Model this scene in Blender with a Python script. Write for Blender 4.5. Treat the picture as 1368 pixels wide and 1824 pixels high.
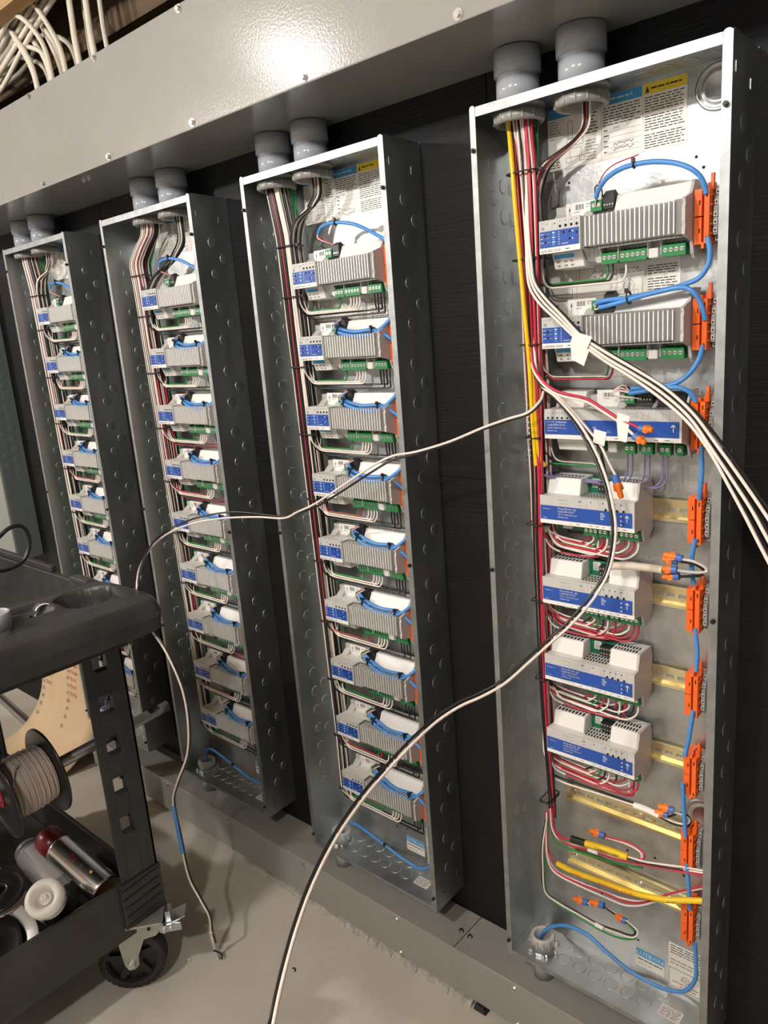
import bpy, math, random
from mathutils import Vector, Matrix
random.seed(7)
for o in list(bpy.data.objects): bpy.data.objects.remove(o)
SC=bpy.context.scene; COL=SC.collection
# ---------------------------------------------------------------- camera
cam_d=bpy.data.cameras.new('camera'); cam=bpy.data.objects.new('camera',cam_d); COL.objects.link(cam)
F_PX=1353.1
cam_d.sensor_fit='VERTICAL'; cam_d.sensor_height=36.0; cam_d.lens=F_PX/1824*36.0
cam_d.clip_start=.02; cam_d.clip_end=60
R=Matrix(((0.7497,0.6574,-0.0761),(0.0970,-0.2229,-0.9700),(-0.6547,0.7198,-0.2309)))
ex=Vector(R[0]); ez=-Vector(R[2]); ex.normalize(); ez.normalize(); ey=ez.cross(ex); ey.normalize(); ex=ey.cross(ez)
cam.matrix_world=Matrix(((ex.x,ey.x,ez.x,.4468),(ex.y,ey.y,ez.y,-1.1298),(ex.z,ey.z,ez.z,1.3677),(0,0,0,1)))
SC.camera=cam
# ---------------------------------------------------------------- world, lamps, exposure
w=bpy.data.worlds.new('world'); SC.world=w; w.use_nodes=True
w.node_tree.nodes['Background'].inputs[0].default_value=(.9,.93,1,1); w.node_tree.nodes['Background'].inputs[1].default_value=.02
def lamp(name,loc,power,r,color=(1,.988,.965)):
    d=bpy.data.lights.new(name,'POINT'); d.energy=power; d.shadow_soft_size=r; d.color=color
    o=bpy.data.objects.new(name,d); COL.objects.link(o); o.location=loc; return o
lamp('ceiling_lamp',(-.53,-1.95,2.36),74,.055)
lamp('ceiling_lamp.001',(.55,-2.15,2.36),74,.055)
lamp('ceiling_lamp.002',(-1.78,-1.46,2.36),14,.055)
lamp('left_fill_lamp',(-3.2,-2.7,2.36),170,.06)  # added fill lamp, brightens the left panels; set back to avoid a wireway glare
vs=SC.view_settings; SC.display_settings.display_device='sRGB'
vs.view_transform='Standard'; vs.look='None'; vs.gamma=1; vs.use_curve_mapping=False; vs.exposure=0.12
# ---------------------------------------------------------------- materials
MAT={}
def mat(name,col,rough=.5,metal=0,noise=0,nscale=30,bump=0,bscale=80,stretch=None,spec=.5,rvar=0,coat=0,trans=0):
    m=bpy.data.materials.new(name); m.use_nodes=True; nt=m.node_tree; b=nt.nodes['Principled BSDF']
    b.inputs['Base Color'].default_value=(*col,1); b.inputs['Roughness'].default_value=rough; b.inputs['Metallic'].default_value=metal
    b.inputs['Specular IOR Level'].default_value=spec; b.inputs['Coat Weight'].default_value=coat
    tc=None
    def coord():
        nonlocal tc
        if tc is None:
            t=nt.nodes.new('ShaderNodeTexCoord'); mp=nt.nodes.new('ShaderNodeMapping'); nt.links.new(t.outputs['Object'],mp.inputs[0])
            if stretch: mp.inputs['Scale'].default_value=stretch
            tc=mp.outputs[0]
        return tc
    if noise or rvar:
        n=nt.nodes.new('ShaderNodeTexNoise'); n.inputs['Scale'].default_value=nscale; n.inputs['Detail'].default_value=6; n.inputs['Roughness'].default_value=.6
        nt.links.new(coord(),n.inputs['Vector'])
        if noise:
            r=nt.nodes.new('ShaderNodeValToRGB'); r.color_ramp.elements[0].position=.3; r.color_ramp.elements[1].position=.7
            r.color_ramp.elements[0].color=(*[c*(1-noise) for c in col],1); r.color_ramp.elements[1].color=(*[min(1,c*(1+noise*.6)) for c in col],1)
            nt.links.new(n.outputs['Fac'],r.inputs[0]); nt.links.new(r.outputs[0],b.inputs['Base Color'])
        if rvar:
            mr=nt.nodes.new('ShaderNodeMapRange'); mr.inputs['From Min'].default_value=.3; mr.inputs['From Max'].default_value=.7
            mr.inputs['To Min'].default_value=max(.05,rough-rvar); mr.inputs['To Max'].default_value=rough+rvar
            nt.links.new(n.outputs['Fac'],mr.inputs['Value']); nt.links.new(mr.outputs[0],b.inputs['Roughness'])
    if bump:
        n2=nt.nodes.new('ShaderNodeTexNoise'); n2.inputs['Scale'].default_value=bscale; n2.inputs['Detail'].default_value=4
        nt.links.new(coord(),n2.inputs['Vector'])
        bp=nt.nodes.new('ShaderNodeBump'); bp.inputs['Strength'].default_value=bump; bp.inputs['Distance'].default_value=.002
        nt.links.new(n2.outputs['Fac'],bp.inputs['Height']); nt.links.new(bp.outputs[0],b.inputs['Normal'])
    MAT[name]=m; return m
mat('galvanised',(.52,.54,.545),.42,1,.22,26,.12,220,rvar=.10)
mat('galvanised_smooth',(.50,.525,.53),.42,1,.18,14,.02,60,stretch=(1,1,.35),rvar=.05)
mat('duct_paint',(.285,.282,.265),.165,0,.05,6,.10,260,spec=.5)
mat('pvc',(.36,.38,.41),.16,0,.04,10); mat('bushing_grey',(.25,.245,.23),.3)
mat('black_ply',(.0065,.0065,.007),.6,0,.35,6,.55,40,stretch=(.25,1,6),spec=.28)
mat('concrete',(.55,.53,.475),.75,0,.22,2.6,.2,60)
mat('joist_wood',(.42,.26,.11),.7,0,.35,8,.3,50,stretch=(.2,6,6))
mat('dark_wood',(.10,.06,.03),.8,0,.4,8,.3,50,stretch=(.2,6,6))
mat('plaster_dark',(.22,.22,.22),.9); mat('rim_steel',(.40,.42,.425),.5,1,.2,40,.03,120); mat('plaster',(.50,.49,.47),.9)
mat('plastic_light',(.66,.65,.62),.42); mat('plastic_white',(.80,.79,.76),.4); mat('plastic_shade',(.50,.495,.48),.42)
mat('face_grey',(.52,.52,.51),.4)
mat('paper',(.78,.76,.71),.42); mat('ink',(.03,.03,.035),.6); mat('faint_ink',(.30,.29,.28),.6)
mat('label_blue',(.012,.07,.36),.38); mat('sky_blue',(.06,.33,.66),.4); mat('sign_yellow',(.80,.60,.02),.45)
mat('terminal_green',(.015,.20,.055),.4); mat('board_green',(.01,.16,.08),.4)
mat('black_plastic',(.012,.012,.013),.38); mat('hole',(.006,.006,.006),.8)
mat('orange_plastic',(.86,.135,.012),.4); mat('block_grey',(.27,.275,.27),.5)
mat('rail_zinc',(.78,.70,.42),.28,1,.1,40); mat('fin_alu',(.84,.83,.81),.45,.35); mat('fin_base',(.20,.19,.185),.5,.5)
mat('screw_steel',(.75,.74,.72),.25,1); mat('dark_screw',(.03,.03,.03),.4,.5)
mat('wire_white',(.82,.73,.66),.38); mat('wire_black',(.014,.013,.013),.3); mat('wire_red',(.50,.025,.055),.35); mat('wire_green',(.02,.24,.05),.35)
mat('wire_yellow',(.85,.55,.01),.38); mat('wire_purple',(.20,.17,.34),.4); mat('cable_blue',(.075,.27,.66),.35); mat('nut_blue',(.06,.16,.50),.4); mat('nut_orange',(.90,.20,.02),.42)
mat('romex',(.62,.56,.46),.5); mat('tag_white',(.84,.82,.76),.5)
mat('cart_plastic',(.036,.036,.036),.40,0,.5,7,.25,140,rvar=.08); mat('rubber',(.022,.021,.020),.6,0,.3,20); mat('caster_plate',(.50,.52,.46),.42,.75,.15,20); mat('zinc',(.62,.66,.68),.3,1)
mat('spool_plastic',(.012,.012,.013),.3); mat('tan_wire',(.46,.38,.33),.35); mat('hub_red',(.45,.01,.05),.4)
mat('card',(.70,.54,.36),.75,0,.08,10); mat('marker_red',(.55,.03,.015),.6)
mat('can_steel',(.55,.54,.52),.22,1); mat('can_red',(.16,.012,.012),.3); mat('can_grey',(.19,.18,.18),.4); mat('can_white',(.82,.80,.74),.35); mat('can_base',(.25,.10,.07),.45,.6)
mat('panel_green',(.11,.135,.13),.4,0,.06,10); mat('panel_door',(.24,.27,.255),.35,0,.05,8); mat('conduit',(.40,.40,.40),.35,.9); mat('caulk',(.42,.41,.37),.8,0,.3,60,.6,120)
# ---------------------------------------------------------------- mesh builder
class MB:
    def __init__(s): s.v=[]; s.f=[]; s.m=[]; s.sm=[]; s.mats=[]
    def mi(s,m):
        if m not in s.mats: s.mats.append(m)
        return s.mats.index(m)
    def add(s,vs,fs,m,smooth=False):
        b=len(s.v); s.v+= [tuple(v) for v in vs]; i=s.mi(m)
        for f in fs: s.f.append([b+k for k in f]); s.m.append(i); s.sm.append(smooth)
        return s
    def box(s,x0,x1,y0,y1,z0,z1,m):
        if x0>x1:x0,x1=x1,x0
        if y0>y1:y0,y1=y1,y0
        if z0>z1:z0,z1=z1,z0
        vs=[(x,y,z) for x in(x0,x1) for y in(y0,y1) for z in(z0,z1)]
        return s.add(vs,[(0,1,3,2),(4,6,7,5),(0,4,5,1),(2,3,7,6),(0,2,6,4),(1,5,7,3)],m)
    def prism(s,poly,ax,a0,a1,m):
        # poly in the two axes other than ax, in order (x:(y,z)) (y:(x,z)) (z:(x,y))
        def P(p,a): return (a,p[0],p[1]) if ax=='x' else (p[0],a,p[1]) if ax=='y' else (p[0],p[1],a)
        n=len(poly); A=sum(poly[i][0]*poly[(i+1)%n][1]-poly[(i+1)%n][0]*poly[i][1] for i in range(n))
        if (A<0)!=(ax=='y'): poly=poly[::-1]
        if a0>a1:a0,a1=a1,a0
        vs=[P(p,a0) for p in poly]+[P(p,a1) for p in poly]
        fs=[list(range(n))[::-1],list(range(n,2*n))]+[(i,(i+1)%n,n+(i+1)%n,n+i) for i in range(n)]
        return s.add(vs,fs,m)
    def cyl(s,p0,p1,r0,m,r1=None,n=16,caps=True,smooth=True):
        p0=Vector(p0);p1=Vector(p1); r1=r0 if r1 is None else r1
        d=(p1-p0).normalized(); a=d.orthogonal().normalized(); b=d.cross(a)
        vs=[];
        for p,r in((p0,r0),(p1,r1)):
            for k in range(n):
                t=2*math.pi*k/n; vs.append(p+a*(r*math.cos(t))+b*(r*math.sin(t)))
        s.add(vs,[(k,(k+1)%n,n+(k+1)%n,n+k) for k in range(n)],m,smooth)
        if caps: s.add(vs[:n],[list(range(n))[::-1]],m); s.add(vs[n:],[list(range(n))],m)
        return s
    def lathe(s,prof,org,axis,m,n=24,smooth=True,closed=False):
        # prof: list of (r,h)
        d=Vector(axis).normalized(); a=d.orthogonal().normalized(); b=d.cross(a); o=Vector(org); vs=[]
        for r,h in prof:
            for k in range(n):
                t=2*math.pi*k/n; vs.append(o+d*h+a*(r*math.cos(t))+b*(r*math.sin(t)))
        fs=[]; L=len(prof)
        for i in range(L if closed else L-1):
            j=(i+1)%L
            for k in range(n): fs.append((i*n+k,i*n+(k+1)%n,j*n+(k+1)%n,j*n+k))
        return s.add(vs,fs,m,smooth)
    def tube(s,pts,r,m,n=6,flat=1.0,caps=True):
        P=[Vector(p) for p in pts]
        Q=[P[0]]
        for p in P[1:]:
            if (p-Q[-1]).length>1e-5: Q.append(p)
        P=Q; L=len(P)
        if L<2: return s
        T=[(P[min(i+1,L-1)]-P[max(i-1,0)]).normalized() for i in range(L)]
        a=T[0].orthogonal().normalized(); vs=[]
        for i in range(L):
            a=(a-T[i]*a.dot(T[i]))
            if a.length<1e-6: a=T[i].orthogonal()
            a.normalize(); b=T[i].cross(a)
            for k in range(n):
                t=2*math.pi*k/n; vs.append(P[i]+a*(r*math.cos(t))+b*(r*flat*math.sin(t)))
        fs=[(i*n+k,i*n+(k+1)%n,(i+1)*n+(k+1)%n,(i+1)*n+k) for i in range(L-1) for k in range(n)]
        s.add(vs,fs,m,True)
        if caps: s.add(vs[:n],[list(range(n))[::-1]],m); s.add(vs[-n:],[list(range(n))],m)
        return s
    def text(s,txt,org,size,m,u=(1,0,0),v=(0,0,1),sx=1.0,align='LEFT',lift=.0004):
        me=text_mesh(txt,align); U=Vector(u);V=Vector(v);N=U.cross(V).normalized();O=Vector(org)+N*lift
        return s.add([O+U*(p[0]*size*sx)+V*(p[1]*size) for p in me[0]],me[1],m)
    def lines(s,x0,x1,z0,z1,rows,y,m,fill=.75,seed=0,th=.36):
        rnd=random.Random(seed); h=(z1-z0)/rows
        for i in range(rows):
            z=z1-h*(i+.5); x=x0; end=x1-(x1-x0)*rnd.random()*(1-fill)*1.4
            while x<end:
                l=min(rnd.uniform(.004,.012),end-x); 
                if l>.0015: s.add([(x,y,z-h*th/2),(x+l,y,z-h*th/2),(x+l,y,z+h*th/2),(x,y,z+h*th/2)],[(0,1,2,3)],m)
                x+=l+rnd.uniform(.0012,.0022)
        return s
    def xf(s,M):
        s.v=[tuple(M@Vector(v)) for v in s.v]; return s
    def mesh(s,name):
        me=bpy.data.meshes.new(name); me.from_pydata(s.v,[],s.f)
        for m in s.mats: me.materials.append(MAT[m])
        me.polygons.foreach_set('material_index',s.m); me.polygons.foreach_set('use_smooth',s.sm); me.update(); return me
_T={}
def text_mesh(txt,align='LEFT'):
    if (txt,align) not in _T:
        c=bpy.data.curves.new('t','FONT'); c.body=txt; c.size=1; c.align_x=align; c.resolution_u=1
        o=bpy.data.objects.new('t',c); COL.objects.link(o); bpy.context.view_layer.update()
        me=bpy.data.meshes.new_from_object(o)
        _T[(txt,align)]=([tuple(v.co) for v in me.vertices],[list(p.vertices) for p in me.polygons])
        bpy.data.objects.remove(o); bpy.data.curves.remove(c); bpy.data.meshes.remove(me)
    return _T[(txt,align)]
def obj(name,mesh,parent=None,loc=None,label=None,kind=None):
    if isinstance(mesh,MB): mesh=mesh.mesh(name)
    o=bpy.data.objects.new(name,mesh); COL.objects.link(o)
    if parent: o.parent=parent
    if loc: o.location=loc
    if label: o['label']=label
    if kind: o['kind']=kind
    return o
def tag(o,label,cat,group=None):
    o['label']=label; o['category']=cat
    if group: o['group']=group
    return o
def thing(name,label,cat,loc=(0,0,0),group=None):
    o=bpy.data.objects.new(name,None); COL.objects.link(o); o.location=loc; o.empty_display_size=.02
    return tag(o,label,cat,group)
def bevel(o,w=.0012,seg=2):
    b=o.modifiers.new('bevel','BEVEL'); b.width=w; b.segments=seg; b.limit_method='ANGLE'; b.angle_limit=math.radians(40); return o
def spawn(name,label,cat,loc,parts,group=None):
    r=thing(name,label,cat,loc,group)
    for p in parts:
        o=obj(p[0],p[1],r)
        if len(p)>2 and p[2]:
            for q in p[2]: obj(q[0],q[1],o)
        if len(p)>3 and p[3]: bevel(o,p[3])
        if len(p)>4 and p[4]: o['label']=p[4]
    return r
def spline(pts,k=6):
    P=[Vector(p) for p in pts]; out=[]
    for i in range(len(P)-1):
        a=P[i-1] if i else P[0]*2-P[1]; b=P[i]; c=P[i+1]; d=P[i+2] if i+2<len(P) else P[-1]*2-P[-2]
        for j in range(k):
            t=j/k; out.append(.5*((2*b)+(c-a)*t+(2*a-5*b+4*c-d)*t*t+(3*b-a-3*c+d)*t**3))
    out.append(P[-1]); return out
def fillet(pts,r=.02,k=5):
    P=[Vector(p) for p in pts]; out=[P[0]]
    for i in range(1,len(P)-1):
        a=P[i-1]-P[i]; c=P[i+1]-P[i]; la=a.length; lc=c.length
        if la<1e-6 or lc<1e-6: continue
        a/=la; c/=lc
        ang=math.acos(max(-1,min(1,-a.dot(c))))
        if ang<.15: out.append(P[i]); continue
        t=min(r,la*.49,lc*.49); p0=P[i]+a*t; p1=P[i]+c*t
        for j in range(k+1):
            u=j/k; out.append(p0*(1-u)**2+P[i]*2*u*(1-u)+p1*u*u)
    out.append(P[-1]); return out
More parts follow.
